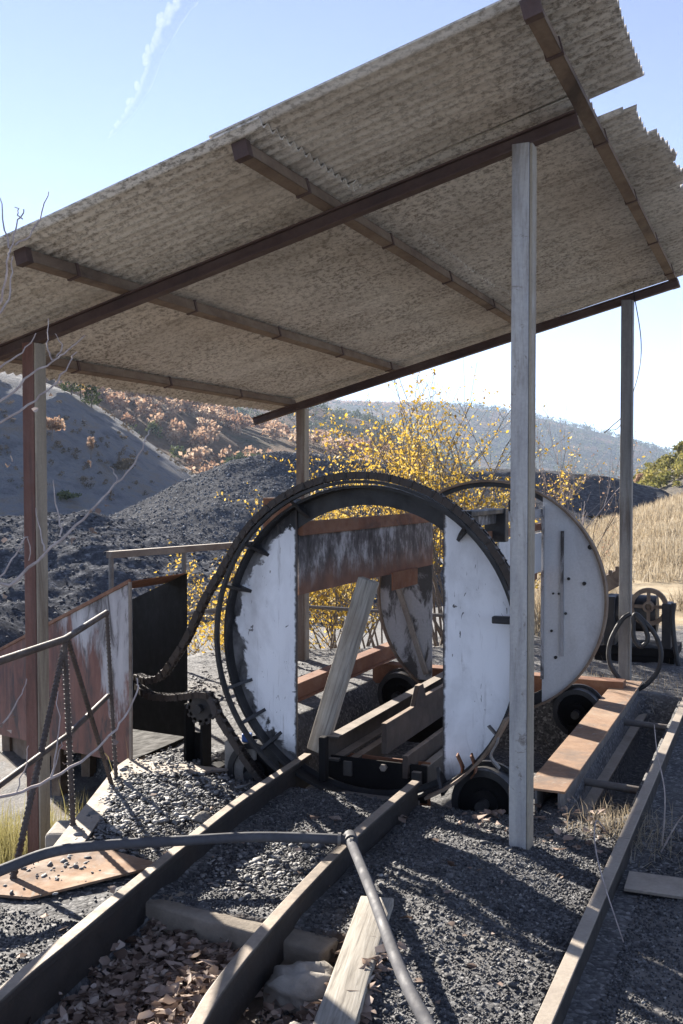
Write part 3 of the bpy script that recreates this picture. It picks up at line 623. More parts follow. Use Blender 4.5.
# side walls between the discs
sp = B().box((-2.405, (YF+YR)/2+.01, 1.165), (.010, YR-YF-.03, .33)).obj('side_wall', M['wall'], tp); sp['label'] = 'upper left side wall, grey with rust along its lower edge'
B().box((-2.40, (YF+YR)/2+.012, 1.362), (.05, YR-YF-.03, .075)).obj('top_beam', M['rust'], tp, bevel=.004)
B().box((-2.37, 6.55, .955), (.01, .5, .12)).obj('side_wall_strip', M['rust'], tp)
B().box((-1.58, (YF+YR)/2+.01, 1.30), (.010, YR-YF-.03, .05)).obj('side_wall_strip', M['rust'], tp)
B().box((-1.575, 6.62, 1.12), (.010, 1.2, .28)).obj('side_wall', M['white'], tp)
B().box((-1.578, (YF+YR)/2+.01, 1.40), (.05, YR-YF-.03, .06)).obj('top_beam', M['grey_plate'], tp, bevel=.004)
B().box((-1.56, 5.92, 1.36), (.13, .075, .20)).box((-1.56, 5.55, 1.445), (.11, .70, .03)).obj('latch_box', M['dark'], tp, bevel=.005)
B().box((-1.60, 6.55, 1.46), (.07, .1, .09)).obj('latch_block', M['dark'], tp, bevel=.005)
B().box((-1.63, 6.7, .98), (.09, .9, .11)).obj('lock_bar', M['rust'], tp, bevel=.004)
# floor: wagon rails, guards and cross plates inside the discs
def lbar(name, x, y0, y1, z0, z1, t, mat): return B().box((x, (y0+y1)/2, (z0+z1)/2), (t, y1-y0, z1-z0)).obj(name, M[mat], tp, bevel=.003)
lbar('floor_channel', -2.25, 4.96, 7.4, .10, .232, .012, 'floor'); B().box((-2.22, 6.18, .105), (.07, 2.4, .012)).box((-2.22, 6.18, .228), (.07, 2.4, .010)).obj('floor_channel_flange', M['floor'], tp)
lbar('floor_rail', -2.14, 5.0, 7.3, .02, .10, .05, 'floor')
gpts = [(-1.93, 4.97, .17), (-1.93, 4.97, .335), (-1.93, 5.42, .335), (-1.93, 5.50, .44), (-1.93, 5.57, .44), (-1.93, 5.62, .36), (-1.93, 7.1, .34), (-1.93, 7.1, .17)]
B().prism(gpts, (.03, 0, 0)).obj('wheel_guard', M['guard'], tp, bevel=.003)
lbar('floor_rail', -1.80, 4.98, 7.3, .05, .172, .03, 'guard')
lbar('floor_channel', -1.74, 4.98, 7.3, -.02, .09, .05, 'floor')
for y in (5.02, 6.2, 7.1): B().box((-2.0, y, .02), (.62, .016, .20)).obj('cross_plate', M['coaldust'], tp, bevel=.002)
B().box((-2.02, 5.16, -.02), (.60, .012, .24)).obj('cross_plate', M['rust'], tp)
B().cyl((-1.93, 5.02, .09), (-1.93, 4.99, .09), .02, 6).obj('bolt_head', M['channel'], tp)
B().box((-2.0, 4.88, -.045), (.62, .05, .03)).obj('front_angle', M['pipe'], tp, bevel=.003)
B().box((-2.235, 4.90, .13), (.04, .05, .24)).obj('upright_lug', M['coaldust'], tp, bevel=.006)
thin = B(); thin.beam((-2.67, YR-.03, .82), (-2.44, YR-.03, .17), .035, .035, (0, 1, 0)); thin.obj('diagonal_stay', M['channel'], tp, bevel=.003)

# wooden prop leaning inside the front disc
pr = board('wooden_prop', (-2.335, 5.03, .13), (-2.055, 5.10, 1.085), .105, .07, None, (0, 1, 0))
tag(pr, 'weathered grey plank leaning diagonally inside the front disc opening', 'plank')

# support rollers
def roller(x, y, r, label, RD=RD, CX=CX):
    t = thing('support_roller', (x, y, -.42), label, 'roller', 'rollers carrying the tippler discs'); z = CZ-math.sqrt((RD+.004+r)**2-(x-CX)**2)
    B().ring((x, z), r*.80, r, y-.05, y+.05, 0, 360, 40).ring((x, z), r*.80, r*1.12, y+.05, y+.07, 0, 360, 40).obj('tyre', M['dark'], t, True)
    b = B(); b.ring((x, z), .03, r*.82, y-.02, y+.03, 0, 360, 32); b.ring((x, z), .03, .07, y-.05, y+.05, 0, 360, 20); b.obj('hub', M['coaldust'], t, True)
    B().cyl((x, y-.12, z), (x, y+.14, z), .03, 12).obj('axle', M['dark'], t, True)
    B().box((x, y+.12, z-.13), (.12, .04, .32)).obj('bracket', M['coaldust'], t, bevel=.004); B().box((x, y-.10, z-.18), (.10, .03, .22)).obj('bracket', M['coaldust'], t, bevel=.004)
roller(-1.34, YF, .17, 'black support roller under the front disc behind the near right post')
roller(-2.64, YF, .17, 'black support roller under the front disc next to the chain')
roller(-1.31, YR, .17, 'black support roller under the rear disc beside the rusty box beam', RR, CXR)
roller(-2.66, YR, .17, 'black support roller under the rear disc seen through the opening', RR, CXR)

# drive chain: one link mesh, copied along its path
ch = thing('drive_chain', (-2.6, 4.8, 0), 'greasy black roller chain over the front disc running down into the chute', 'chain')
YC = YF-.117; RC = RD+.026+.024
pts = [Vector((CX+math.cos(R(a))*RC, YC, CZ+math.sin(R(a))*RC)) for a in np.linspace(20, 152, 60)]
e = pts[-1]; pts = pts+spline([e, (-2.90, YC, .98), (-3.02, YC+.01, .76), (-3.14, YC+.03, .60), (-3.26, YC+.10, .50), (-3.40, YC+.18, .45), (-3.60, YC+.34, .43)], 10)[1:]
low = spline([(-3.60, YC+.36, .36), (-3.42, YC+.22, .35), (-3.22, YC+.15, .37), (-3.05, YC+.11, .405), (-2.96, YC+.09, .42), (-2.90, YC+.07, .39), (-2.86, YC+.05, .33), (-2.74, YC+.03, .19), (-2.62, YC+.01, .06), (-2.48, YC, -.06)], 10)
lb = B()
for s in (-1, 1):
    q = []
    for k in range(16):
        a = 2*math.pi*k/16; q.append((math.cos(a)*.017+(.021 if math.cos(a) > 0 else -.021), s*.017-.003, math.sin(a)*.021*(1 if abs(math.cos(a)) > .45 else .60)))
    lb.prism(q, (0, .006, 0))
lb.cyl((-.021, -.022, 0), (-.021, .022, 0), .0125, 8); lb.cyl((.021, -.022, 0), (.021, .022, 0), .0125, 8)
bmesh.ops.recalc_face_normals(lb.bm, faces=lb.bm.faces); lme = bpy.data.meshes.new('link'); lb.bm.to_mesh(lme); lb.bm.free(); lme.materials.append(M['chain'])
def chain(path, step=.061):
    d = [0]
    for a, b in zip(path, path[1:]): d.append(d[-1]+(b-a).length)
    n = int(d[-1]/step); P = np.array([tuple(p) for p in path])
    S = [Vector([np.interp(k*step, d, P[:, i]) for i in range(3)]) for k in range(n+1)]
    for k in range(n):
        t = (S[k+1]-S[k]).normalized(); yv = Vector((0, 1, 0)); yv = (yv-t*yv.dot(t)).normalized(); zv = t.cross(yv); w = 1.0 if k % 2 else .8
        o = bpy.data.objects.new('link', lme); COL.objects.link(o); o.parent = ch; o.matrix_parent_inverse = Matrix.Translation(-ch.location)
        o.matrix_basis = Matrix.Translation((S[k]+S[k+1])/2) @ Matrix((t, yv, zv)).transposed().to_4x4() @ Matrix.Diagonal((1.42, w*1.35, 1.45, 1))
chain(pts); chain(low)
# chain anchor lug at the right end
B().box((CX+math.cos(R(17))*RC, YC+.02, CZ+math.sin(R(17))*RC), (.05, .06, .12)).box((CX+math.cos(R(15))*RC-.08, YC+.03, CZ+math.sin(R(14))*RC-.045), (.14, .05, .035)).obj('anchor_lug', M['dark'], tp, bevel=.006)

# sprocket stand
st = thing('sprocket_stand', (-3.06, 4.98, -.1), 'dark steel stand with sprocket carrying the lower chain beside the chute', 'sprocket stand')
B().box((-3.13, 4.985, .16), (.018, .10, .36)).box((-3.02, 4.985, .16), (.018, .10, .36)).box((-3.075, 5.03, .02), (.12, .012, .28)).obj('bearing_plate', M['coaldust'], st, bevel=.004)
B().box((-3.06, 5.02, -.15), (.26, .22, .26)).obj('base_block', M['coaldust'], st, bevel=.006)
b = B()
for k in range(12):
    a = 2*math.pi*k/12; b.box((-3.0+math.cos(a)*.082, 4.905, .335+math.sin(a)*.082), (.03, .02, .022), Matrix.Rotation(-a, 3, 'Y'))
b.ring((-3.0, .335), .02, .082, 4.895, 4.915, 0, 360, 24); b.obj('sprocket', M['dark'], st)
B().cyl((-3.0, 4.86, .335), (-3.0, 5.06, .335), .024, 12).obj('shaft', M['dark'], st)

# ---------------------------------------------------------------- chute
cu = thing('coal_chute', (-4.2, 5.6, -.6), 'rust red steel chute with pale worn patches open towards the tippler', 'chute')
def cp(t, side, z, dy=0): return (-3.402-.83*t, (4.80, 5.385)[side]+.56*t+dy, z)   # runs down and away to the left
def ctop(t): return 1.048-.27*t
def cbot(t): return -.01-.152*t
nv = Vector((.56, .83, 0)); LC = 3.3
p = B().prism([cp(0, 0, cbot(0)), cp(0, 0, ctop(0)), cp(LC, 0, ctop(LC)), cp(LC, 0, cbot(LC))], nv*.008).obj('side_plate', M['chute'], cu); p['label'] = 'near side plate, rust red below with pale grey worn paint above'
p = B().prism([cp(0, 1, -.25), cp(0, 1, ctop(0)), cp(LC, 1, ctop(LC)), cp(LC, 1, cbot(LC)-.1)], nv*.008).obj('side_plate', M['coaldust'], cu); p['label'] = 'far side plate, inner face black with coal dust'
B().prism([cp(0, 0, cbot(0)+.03, .012), cp(0, 1, cbot(0)+.03, -.004), cp(LC, 1, cbot(LC)+.03, -.004), cp(LC, 0, cbot(LC)+.03, .012)], (0, 0, -.008)).obj('floor_plate', M['coaldust'], cu)
B().prism([cp(.004, 1, ctop(0)-.004, -.004), cp(.004, 0, ctop(0)-.004, .012), cp(.30, 0, ctop(.30)-.004, .012), cp(.30, 1, ctop(.30)-.004, -.004)], (0, 0, .006)).obj('top_plate', M['rust'], cu)
B().beam(cp(0, 0, ctop(0)+.004, -.004), cp(LC, 0, ctop(LC)+.004, -.004), .012, .022).obj('edge_bar', M['rust'], cu)
B().box((-3.404, 4.796, .52), (.014, .014, 1.05)).obj('edge_bar', M['channel'], cu)
for t_, sd_ in ((.5, 1), (1.6, 0), (1.7, 1), (3.0, 0)): B().beam(cp(t_, sd_, -1.6, .1-.2*sd_), cp(t_, sd_, cbot(t_)+.02, .1-.2*sd_), .08, .08).obj('support_leg', M['purlin'], cu)
B().prism([cp(1.15, 0, cbot(1.15)-.04, .12), cp(1.0, 0, cbot(1.0)+.01, .12), cp(LC, 0, cbot(LC)+.01, .12), cp(LC, 0, cbot(LC)-.28, .12)], nv*.008).obj('skirt_plate', M['purlin'], cu)

# ---------------------------------------------------------------- track and beams
rp_ = [(-.013, -.05), (.013, -.05), (.012, .004), (.011, .018), (.009, .086), (.026, .098), (.026, .119), (.021, .125), (-.021, .125), (-.026, .119), (-.026, .098), (-.009, .086), (-.011, .018), (-.012, .004)]
for tab, lab in ((RAILL, 'left dusty brown curved rail beside the rusty plate'), (RAILR, 'right brown curved rail ending below the white disc plate')):
    path = spline([(x, y, -.02) for x, y in tab], 8); o = B().sweep(path, rp_).obj('track_rail', M['rail'], None, bevel=.002); tag(o, lab, 'rail', 'rails of the wagon track')
def sleeper(a, b, w, h, label):
    o = board('sleeper', a, b, w, h, None, mat='sleeper', bevel=.012); tag(o, label, 'sleeper', 'sleepers under the wagon track')
sleeper((-2.35, 3.305, -.068), (-1.42, 3.195, -.075), .165, .14, 'dusty squared timber sleeper showing between the curved rails')
sleeper((-2.45, 4.55, -.10), (-1.45, 4.50, -.10), .18, .12, 'coal covered sleeper close in front of the tippler')
B_ = thing('box_beam', (-1.03, 6.5, -.2), 'rusty orange topped box beam running back to the far right post', 'beam')
B().box((-1.055, 6.48, .085), (.20, 3.05, .012)).obj('top_flange', M['rust_light'], B_, bevel=.002)
B().box((-.985, 6.48, -.02), (.012, 3.05, .20)).obj('web', M['pipe'], B_); B().box((-1.10, 6.48, -.02), (.012, 3.05, .20)).obj('web', M['pipe'], B_)
B().box((-1.0, 6.48, -.125), (.20, 3.05, .012)).obj('bottom_flange', M['channel'], B_)
lc = thing('long_channel', (-.6, 5.0, -.25), 'long dusty steel channel edging the gravel along the right path', 'channel')
for y0, y1 in ((1.5, 4.52), (4.526, 9.2)):
    B().box((-.612, (y0+y1)/2, .045), (.050, y1-y0, .010)).obj('top_flange', M['channel'], lc, bevel=.002)
    B().box((-.596, (y0+y1)/2, -.045), (.012, y1-y0, .17)).obj('web', M['rail'], lc)
    B().box((-.570, (y0+y1)/2, -.137), (.060, y1-y0, .012)).obj('bottom_flange', M['girder'], lc, bevel=.002)
for y, l in ((5.60, 'near'), (7.13, 'far')):
    o = B().tube([(-.99, y+.02, -.04), (-.60, y-.03, -.045)], .022, 12).obj('cross_pipe', M['pipe'], None, True)
    tag(o, f'{l}er short grey pipe crossing the gap between box beam and channel' if l == 'near' else 'farther short grey pipe crossing the gap near the coiled hose', 'pipe', 'pipes across the gap')
for (x0, z, lab) in ((-2.95, .24, 'rusty support beam left of the tippler seen through the opening'),):
    o = B().box((x0, 6.75, z), (.10, 2.5, .10)).box((x0, 6.75, z-.055), (.16, 2.5, .01)).obj('support_beam', M['rust'], None, bevel=.004); tag(o, lab, 'beam')
o = B().box((-2.05, 7.72, .06), (2.0, .14, .16)).obj('cross_beam', M['rust'], None, bevel=.004); tag(o, 'rusty cross beam behind the rear disc', 'beam')
o = B().box((-3.57, 7.0, .72), (.24, .10, 1.56)).obj('rusty_post', M['rust'], None, bevel=.005); tag(o, 'rusty stub post showing above the left of the front disc', 'post')
o = B().box((-2.74, 4.96, -.0), (.20, .16, .34)).obj('concrete_block', M['concrete'], None, bevel=.012); tag(o, 'pale paint splashed concrete block at the foot of the chain', 'block')
o = B().box((-2.72, 4.93, .19), (.055, .05, .045), Matrix.Rotation(.4, 3, 'Z')).obj('blue_scrap', steel('blue_plastic', [(.03, .09, .30), (.05, .14, .42), (.08, .2, .5)], None), None, bevel=.006); tag(o, 'small blue scrap lying beside the chain', 'scrap')

# plates on the ground
o = B().prism([(-3.0, 2.95, .012), (-2.62, 3.03, .012), (-2.33, 3.50, .02), (-2.66, 3.56, .018), (-2.86, 3.38, .015)], (0, 0, .01)).obj('steel_plate', M['rust_light'], None); tag(o, 'orange rusty plate lying beside the left rail', 'plate')
o = B().prism([(-3.44, 4.82, .01), (-3.40, 4.64, .01), (-2.86, 3.42, .012), (-2.74, 3.46, .014), (-3.24, 4.56, .012), (-2.95, 4.70, .012), (-2.8, 4.86, .01)], (0, 0, .012)).obj('edge_plate', M['channel'], None); tag(o, 'dusty steel plate along the platform edge below the railing', 'plate')
o = B().box((-.28, 4.22, -.018), (.56, .20, .012), Matrix.Rotation(.03, 3, 'Z')).obj('flat_plate', M['channel'], None, bevel=.002); tag(o, 'flat dusty plate lying across the right path', 'plate')
o = B().box((-3.12, 3.98, -.30), (.30, .22, .46), Matrix.Rotation(.42, 3, 'Z')).obj('footing', M['concrete'], None, bevel=.02); tag(o, 'crumbling concrete footing below the railing', 'footing')
o = board('loose_plank', (-1.375, 3.50, .035), (-1.10, 2.35, .02), .125, .035); tag(o, 'grey weathered plank lying on the gravel between rail and hose', 'plank')

# hoses and wires
o = thing('hose', (-1.59, 3.75, .1), 'grey hose lying across both rails and bending towards the viewer', 'hose')
B().tube(spline([(-2.95, 2.45, .06), (-2.70, 2.92, .14), (-2.60, 3.13, .165), (-2.47, 3.30, .155), (-2.23, 3.475, .150), (-1.95, 3.64, .152), (-1.60, 3.765, .150)], 10), .021, 12).obj('pipe_run', M['hose'], o, True)
B().tube(spline([(-1.60, 3.762, .15), (-1.56, 3.70, .15), (-1.335, 3.33, .148), (-1.02, 2.80, .14), (-.83, 2.53, .13), (-.5, 2.1, .08)], 10), .020, 12).obj('pipe_run', M['hose'], o, True)
B().tube([(-1.615, 3.80, .15), (-1.585, 3.745, .15)], .028, 14).obj('coupling', M['hose'], o, True)
for q_ in ((-1.64, 3.752, .15), (-1.572, 3.718, .15)): B().tube([Vector(q_)-Vector((.006, .002, 0)), Vector(q_)+Vector((.006, .002, 0))], .0265, 14).obj('clamp', M['pipe'], o)
hz = .0
cpts = [(-1.06, 8.06, .60), (-1.12, 8.03, .55), (-1.20, 8.0, .38), (-1.20, 7.98, .22), (-1.10, 7.97, .08), (-.99, 7.98, .03), (-.86, 8.0, .15), (-.82, 8.0, .30), (-.86, 8.02, .44), (-.95, 8.03, .55), (-1.02, 8.04, .60), (-1.03, 8.02, .52), (-1.02, 8.0, .42), (-.97, 7.99, .36), (-.92, 8.0, .42), (-.95, 8.01, .52), (-1.01, 8.02, .59)]
o = B().tube(spline(cpts, 8), .018, 10).obj('coiled_hose', M['rubber'], None, True); tag(o, 'black hose looped and hung on the far right post', 'hose')
wtop = Vector((-1.06, 8.12, 3.10))
o = B().tube(spline([wtop, at(641, 340, 8.2), at(638, 375, 8.2), at(625, 412, 8.25), at(612, 426, 8.3), at(604, 433, 8.3)], 8), .004, 6).tube(spline([at(633, 392, 8.2), at(628, 410, 8.22), at(618, 428, 8.25), at(607, 430, 8.3)], 8), .003, 6).obj('dangling_wire', M['rubber'], None, True); tag(o, 'thin wire dangling beside the top of the far right post', 'wire')

# ---------------------------------------------------------------- railings
rl = thing('rebar_railing', (-3.0, 3.8, 0), 'improvised rebar and pipe railing at the left platform edge', 'railing')
c0 = Vector((-3.31, 4.45, .915)); m0 = Vector((-3.035, 3.76, .885)); m1 = at(0, 661, 3.95); m2 = m0+(m1-m0)*2.2
B().tube([c0, m0, m1, m2], .016, 10).obj('top_rail', M['rod'], rl, True)
k0 = Vector((-3.29, 4.43, .47)); k1 = Vector((-3.02, 3.76, .44)); k2 = at(0, 785, 3.95)
B().tube([k0, k1, k2, k2+(k2-k1)], .013, 10).obj('mid_rail', M['rod'], rl, True)
def rebar(a, b, r=.010):
    a = Vector(a); b = Vector(b); n = int((b-a).length/.022); bb = B(); bb.tube([a, b], r, 8)
    rings = [a+(b-a)*(k+.5)/n for k in range(n)]; d = (b-a).normalized()
    for p in rings: bb.tube([p-d*.004, p+d*.004], r*1.28, 8)
    return bb.obj('upright', M['rod'], rl, False)
rebar(c0, (-3.25, 4.45, -.05)); rebar(m0, (-2.99, 3.76, -.05), .012); rebar(m0+Vector((-.03, .05, 0)), (-2.78, 3.09, -.05), .012); rebar(m0+(c0-m0)*.06, (-3.22, 4.38, -.02))
hb = thing('back_handrail', (-4.7, 7.3, 0), 'thin steel handrail on the platform edge behind the chute', 'railing')
ha = Vector((-4.84, 6.54, 1.05)); he = Vector((-4.50, 8.42, 1.05))
B().beam(ha, he, .06, .055).obj('top_rail', M['channel'], hb, bevel=.004)
for t in (.012, .45, .97): q = ha.lerp(he, t); B().tube([q-Vector((0, 0, .02)), Vector((q.x, q.y, -.3))], .02, 8).obj('upright', M['pipe'], hb, True)
B().tube([ha-Vector((0, 0, .55)), he-Vector((0, 0, .57)), (-2.0, 8.50, .44)], .016, 8).obj('mid_rail', M['pipe'], hb, True)

# ---------------------------------------------------------------- old winch beyond the far right post
wi = thing('rusty_winch', (-1.2, 9.5, 0), 'small rusty winch with gear and motor behind the far right post', 'winch')
gm = M['purlin']
B().box((-1.2, 9.6, .1), (.75, .5, .08)).box((-1.2, 9.6, -.05), (.7, .45, .3)).obj('bed', M['coaldust'], wi, bevel=.01)
B().beam((-1.62, 9.5, .60), (-1.28, 9.55, .80), .16, .14).obj('cover', gm, wi, bevel=.012)
for k in range(6): t = k/5; B().cyl((-1.60+.3*t, 9.44, .675+.175*t), (-1.60+.3*t, 9.44, .715+.175*t), .018, 8).obj('bolt_head', gm, wi)
B().ring((-1.08, .50), .13, .17, 9.42, 9.48, 0, 360, 30).ring((-1.08, .50), .03, .05, 9.40, 9.5, 0, 360, 16).obj('gear_wheel', gm, wi, True)
B().box((-1.08, 9.44, .5), (.03, .03, .28)).box((-1.08, 9.45, .5), (.28, .025, .03)).obj('gear_spoke', gm, wi)
B().cyl((-1.45, 9.6, .42), (-1.02, 9.6, .42), .17, 24).obj('motor', M['dark'], wi, True)
B().box((-1.42, 9.55, .33), (.1, .3, .5)).obj('bracket', M['dark'], wi, bevel=.008); B().box((-.92, 9.5, .33), (.08, .24, .42)).obj('bracket', M['dark'], wi, bevel=.008)
B().tube(spline([(-.80, 9.3, -.02), (-.84, 9.3, .2), (-.86, 9.3, .42), (-.85, 9.3, .56)], 6), .022, 8).obj('lever', M['dark'], wi, True)

# ---------------------------------------------------------------- loose stones, dead leaves
def area(n, x0, x1, y0, y1): return rng.uniform(x0, x1, n), rng.uniform(y0, y1, n)
def on_ground(x, y, dz=0): return np.stack([x, y, gz(x, y)+dz], -1)
x, y = area(30000, -3.3, .6, 1.9, 5.0)
keep = (np.abs(x-interp(RAILL, y)) > .05) & (np.abs(x-interp(RAILR, y)) > .05) & (x > interp(EDGE, np.clip(y, 1, 10))+.03)
keep &= rng.uniform(0, 1, len(x)) < np.clip(.35+.9*fbm(x, y, 1.6, 3, 91)+.25*((x > -1.6) & (x < -.7)), .05, 1)
keep &= ~((x > -.66) & (x < -.5)); keep &= ~((x < interp(RAILR, y)) & (x > interp(RAILL, y)) & (y < 3.25) & (rng.uniform(0, 1, len(x)) < .85))
keep &= ~((x < -2.3) & (y > 2.95) & (y < 3.55) & (rng.uniform(0, 1, len(x)) < .8))
x, y = x[keep], y[keep]; s = np.clip(rng.lognormal(-4.4, .45, len(x)), .006, .045)
struct(stones('loose_gravel', on_ground(x, y, .003), s, M['stone'], .7, np.clip(rng.beta(1.4, 2.6, len(x)), 0, 1)), 'stuff')
x, y = area(90000, -3.2, .5, 1.9, 4.9); keep = (np.abs(x-interp(RAILL, y)) > .035) & (np.abs(x-interp(RAILR, y)) > .035) & (x > interp(EDGE, np.clip(y, 1, 10))+.03) & ~((x > -.66) & (x < -.5))
keep &= ~((x < interp(RAILR, y)) & (x > interp(RAILL, y)) & (y < 3.25)) & ~((x < -2.3) & (y > 2.95) & (y < 3.55) & (rng.uniform(0, 1, len(x)) < .9)); keep &= rng.uniform(0, 1, len(x)) < np.clip(.75+.8*fbm(x, y, 2.2, 3, 95), .1, 1)
x, y = x[keep], y[keep]; n = len(x); s = np.clip(rng.lognormal(-4.75, .35, n), .005, .02)
OC = np.array([(1, 0, 0), (-1, 0, 0), (0, 1, 0), (0, -1, 0), (0, 0, 1), (0, 0, -1)], float); OF = np.array([(0, 2, 4), (2, 1, 4), (1, 3, 4), (3, 0, 4), (2, 0, 5), (1, 2, 5), (3, 1, 5), (0, 3, 5)])
V = np.einsum('nij,nkj->nki', rand_rot(n), OC[None]*rng.uniform(.5, 1.1, (n, 6, 1))*s[:, None, None]*.6)+on_ground(x, y, .002)[:, None, :]
c = np.repeat(np.clip(rng.beta(1.5, 2.2, n), 0, 1), 6); struct(link('fine_gravel', raw_mesh('fine_gravel', V.reshape(-1, 3), (OF[None]+6*np.arange(n)[:, None, None]).reshape(-1, 3), np.stack([c, c, c, c*0+1], -1)), M['stone']), 'stuff')
# chunky grey spoil by the railing and dusty lumps between the rails
x = np.concatenate([rng.normal(-2.88, .23, 3200), rng.normal(-1.95, .2, 700), rng.normal(-4.1, .3, 900), rng.uniform(-4.6, -3.0, 3000), rng.uniform(-1.35, -1.0, 300)])
y = np.concatenate([rng.normal(4.05, .38, 3200), rng.normal(3.75, .18, 700), rng.normal(6.9, .6, 900), rng.uniform(3.4, 5.2, 3000), rng.uniform(5.2, 7.3, 300)])
ok = np.abs(x-interp(RAILL, y)) > .06
ok &= np.abs(x-interp(RAILR, y)) > .06
x, y = x[ok], y[ok]; s = np.clip(rng.lognormal(-4.0, .5, len(x)), .009, .07)
struct(stones('shale_rubble', on_ground(x, y, .006)+np.stack([0*x, 0*x, .018*((x < -2.5) & (y > 2.9) & (y < 4.9) & (x > -3.45))], -1), s, M['stone'], .6, np.clip(rng.normal(.78, .18, len(x)), 0, 1)), 'stuff')
rocks = [(-1.42, 2.98, .24, 'pale boulder beside the end of the sleeper'), (-1.28, 2.62, .15, 'smaller pale rock beside the loose plank'), (-2.5, 4.10, .08, 'pale stone on the rubble next to the left rail')]
for (x, y, s, lab) in rocks:
    bm = bmesh.new(); bmesh.ops.create_icosphere(bm, subdivisions=4, radius=1)
    for v in bm.verts:
        k = 1+.5*float(fbm(v.co.x*1.3+x*9+v.co.z, v.co.y*1.3+v.co.z*1.7, 1, 5, 7))+.16*float(fbm(v.co.x*5+x*9, v.co.y*5+v.co.z*6, 1, 3, 8)); v.co = Vector((v.co.x*s*.55*k, v.co.y*s*.5*k, v.co.z*s*.38*k))+Vector((x, y, float(gz(x, y))+s*.12))
    me = bpy.data.meshes.new('rock'); bm.to_mesh(me); bm.free(); tag(link('rock', me, M['concrete'], None, True), lab, 'rock')
# rubble on the heaps
def heap_pts(hf, r0, r1, d0, d1, n): r = rng.uniform(r0, r1, n); d = rng.uniform(d0, d1, n); return np.stack([r*cT-d*sT, r*sT+d*cT, hf(r, d)], -1)
struct(stones('heap_rubble', heap_pts(h_spoil, -10, 3, 29, 41, 16000), np.clip(rng.lognormal(-2.85, .4, 16000), .03, .18), M['shale'], .8), 'stuff')
struct(stones('coal_lumps', heap_pts(h_coal, -9, 1.5, 10, 25, 14000), np.clip(rng.lognormal(-3.1, .5, 14000), .02, .16), M['heapstone'], .8, np.clip(rng.normal(.25, .2, 14000), 0, 1)), 'stuff')
# dead leaves
x, y = area(10500, -2.45, -1.0, 1.7, 3.2); ll = interp(RAILL, y); rr2 = interp(RAILR, y)
ok = ((x > ll+.025) & (x < rr2-.03)) | ((x > rr2+.06) & (x < rr2+.42) & (rng.uniform(0, 1, len(x)) < .45)); x, y = x[ok], y[ok]
x2, y2 = area(90, -3.0, -.7, 2.3, 4.6); x3, y3 = area(500, -1.4, -.7, 4.4, 5.3)
x3 = x3[:120]; y3 = y3[:120]; x = np.concatenate([x, x2, x3]); y = np.concatenate([y, y2, y3])
V, F = leafcards(on_ground(x, y, .0)+np.stack([0*x, 0*x, rng.uniform(.0, .03, len(x))], -1), rng.uniform(.014, .06, len(x)), .8, fold=.7)
V = V.reshape(-1, 7, 3); c0_ = V.mean(1, keepdims=True); V[:, :, 2] = c0_[:, :, 2]+(V[:, :, 2]-c0_[:, :, 2])*.45; gzc = gz(c0_[:, 0, 0], c0_[:, 0, 1]); V[:, :, 2] += np.maximum(0, gzc+.004-V[:, :, 2].min(1))[:, None]
cc = np.repeat(np.clip(rng.normal(.5, .25, len(x)), 0, 1), 7)
struct(link('fallen_leaves', raw_mesh('fallen_leaves', V.reshape(-1, 3), F, np.stack([cc, cc, cc, cc*0+1], -1)), M['deadleaf'], None), 'stuff')

# ---------------------------------------------------------------- plants
def grow(bm, p, d, L, r, depth, tips, spread=.6, grav=.0, nseg=4, kids=(2, 4)):
    pts = [p]; dd = d.copy()
    for k in range(nseg):
        dd = (dd+Vector((random.gauss(0, .12), random.gauss(0, .12), random.gauss(0, .08)+grav))).normalized(); pts.append(pts[-1]+dd*L/nseg)
    bm.tube(pts, r, 5 if r > .006 else 4, r*.55)
    tips += [(q, depth) for q in pts[1:]]
    if depth > 0:
        for k in range(random.randint(*kids)):
            t = random.uniform(.35, 1.0); q = pts[min(int(t*nseg), nseg)]
            nd = (dd+Vector((random.gauss(0, spread), random.gauss(0, spread), random.gauss(.1, spread*.6)))).normalized()
            grow(bm, q, nd, L*random.uniform(.5, .8), r*.55, depth-1, tips, spread, grav, nseg, kids)
def shrub(base, h, stems, nleaf, label, mat='yellow', size=(.016, .052), spread=.5, lean=.35, group='yellow shrubs behind the tippler', name='yellow_shrub', cat='shrub', thin=.0, bark='bark'):
    t = thing(name, base, label, cat, group); bm = B(); tips = []
    for k in range(stems):
        a = random.uniform(0, 6.28); d = Vector((math.cos(a)*lean, math.sin(a)*lean, 1)).normalized()
        grow(bm, Vector(base)+Vector((random.gauss(0, .12), random.gauss(0, .12), -.05)), d, h*random.uniform(.5, .75), .012*h/2.2, 3, tips, spread, .04)
    bm.obj('stem', M[bark], t)
    P = np.array([tuple(q) for q, dp in tips if dp <= 2]); 
    if nleaf:
        i = rng.integers(0, len(P), nleaf); Q = P[i]+rng.normal(0, .034, (nleaf, 3))
        Q = Q[Q[:, 2] > base[2]+.05]; nl = len(Q); V, F = leafcards(Q, rng.uniform(*size, nl), .55)
        c = np.repeat(np.clip(rng.normal(.55, .25, nl), 0, 1), 7); link('foliage', raw_mesh('foliage', V, F, np.stack([c, c, c, c*0+1], -1)), M[mat], t)
    return t
def gbase(r, d): p = W(r, d); return (p[0], p[1], float(gz(p[0], p[1])))
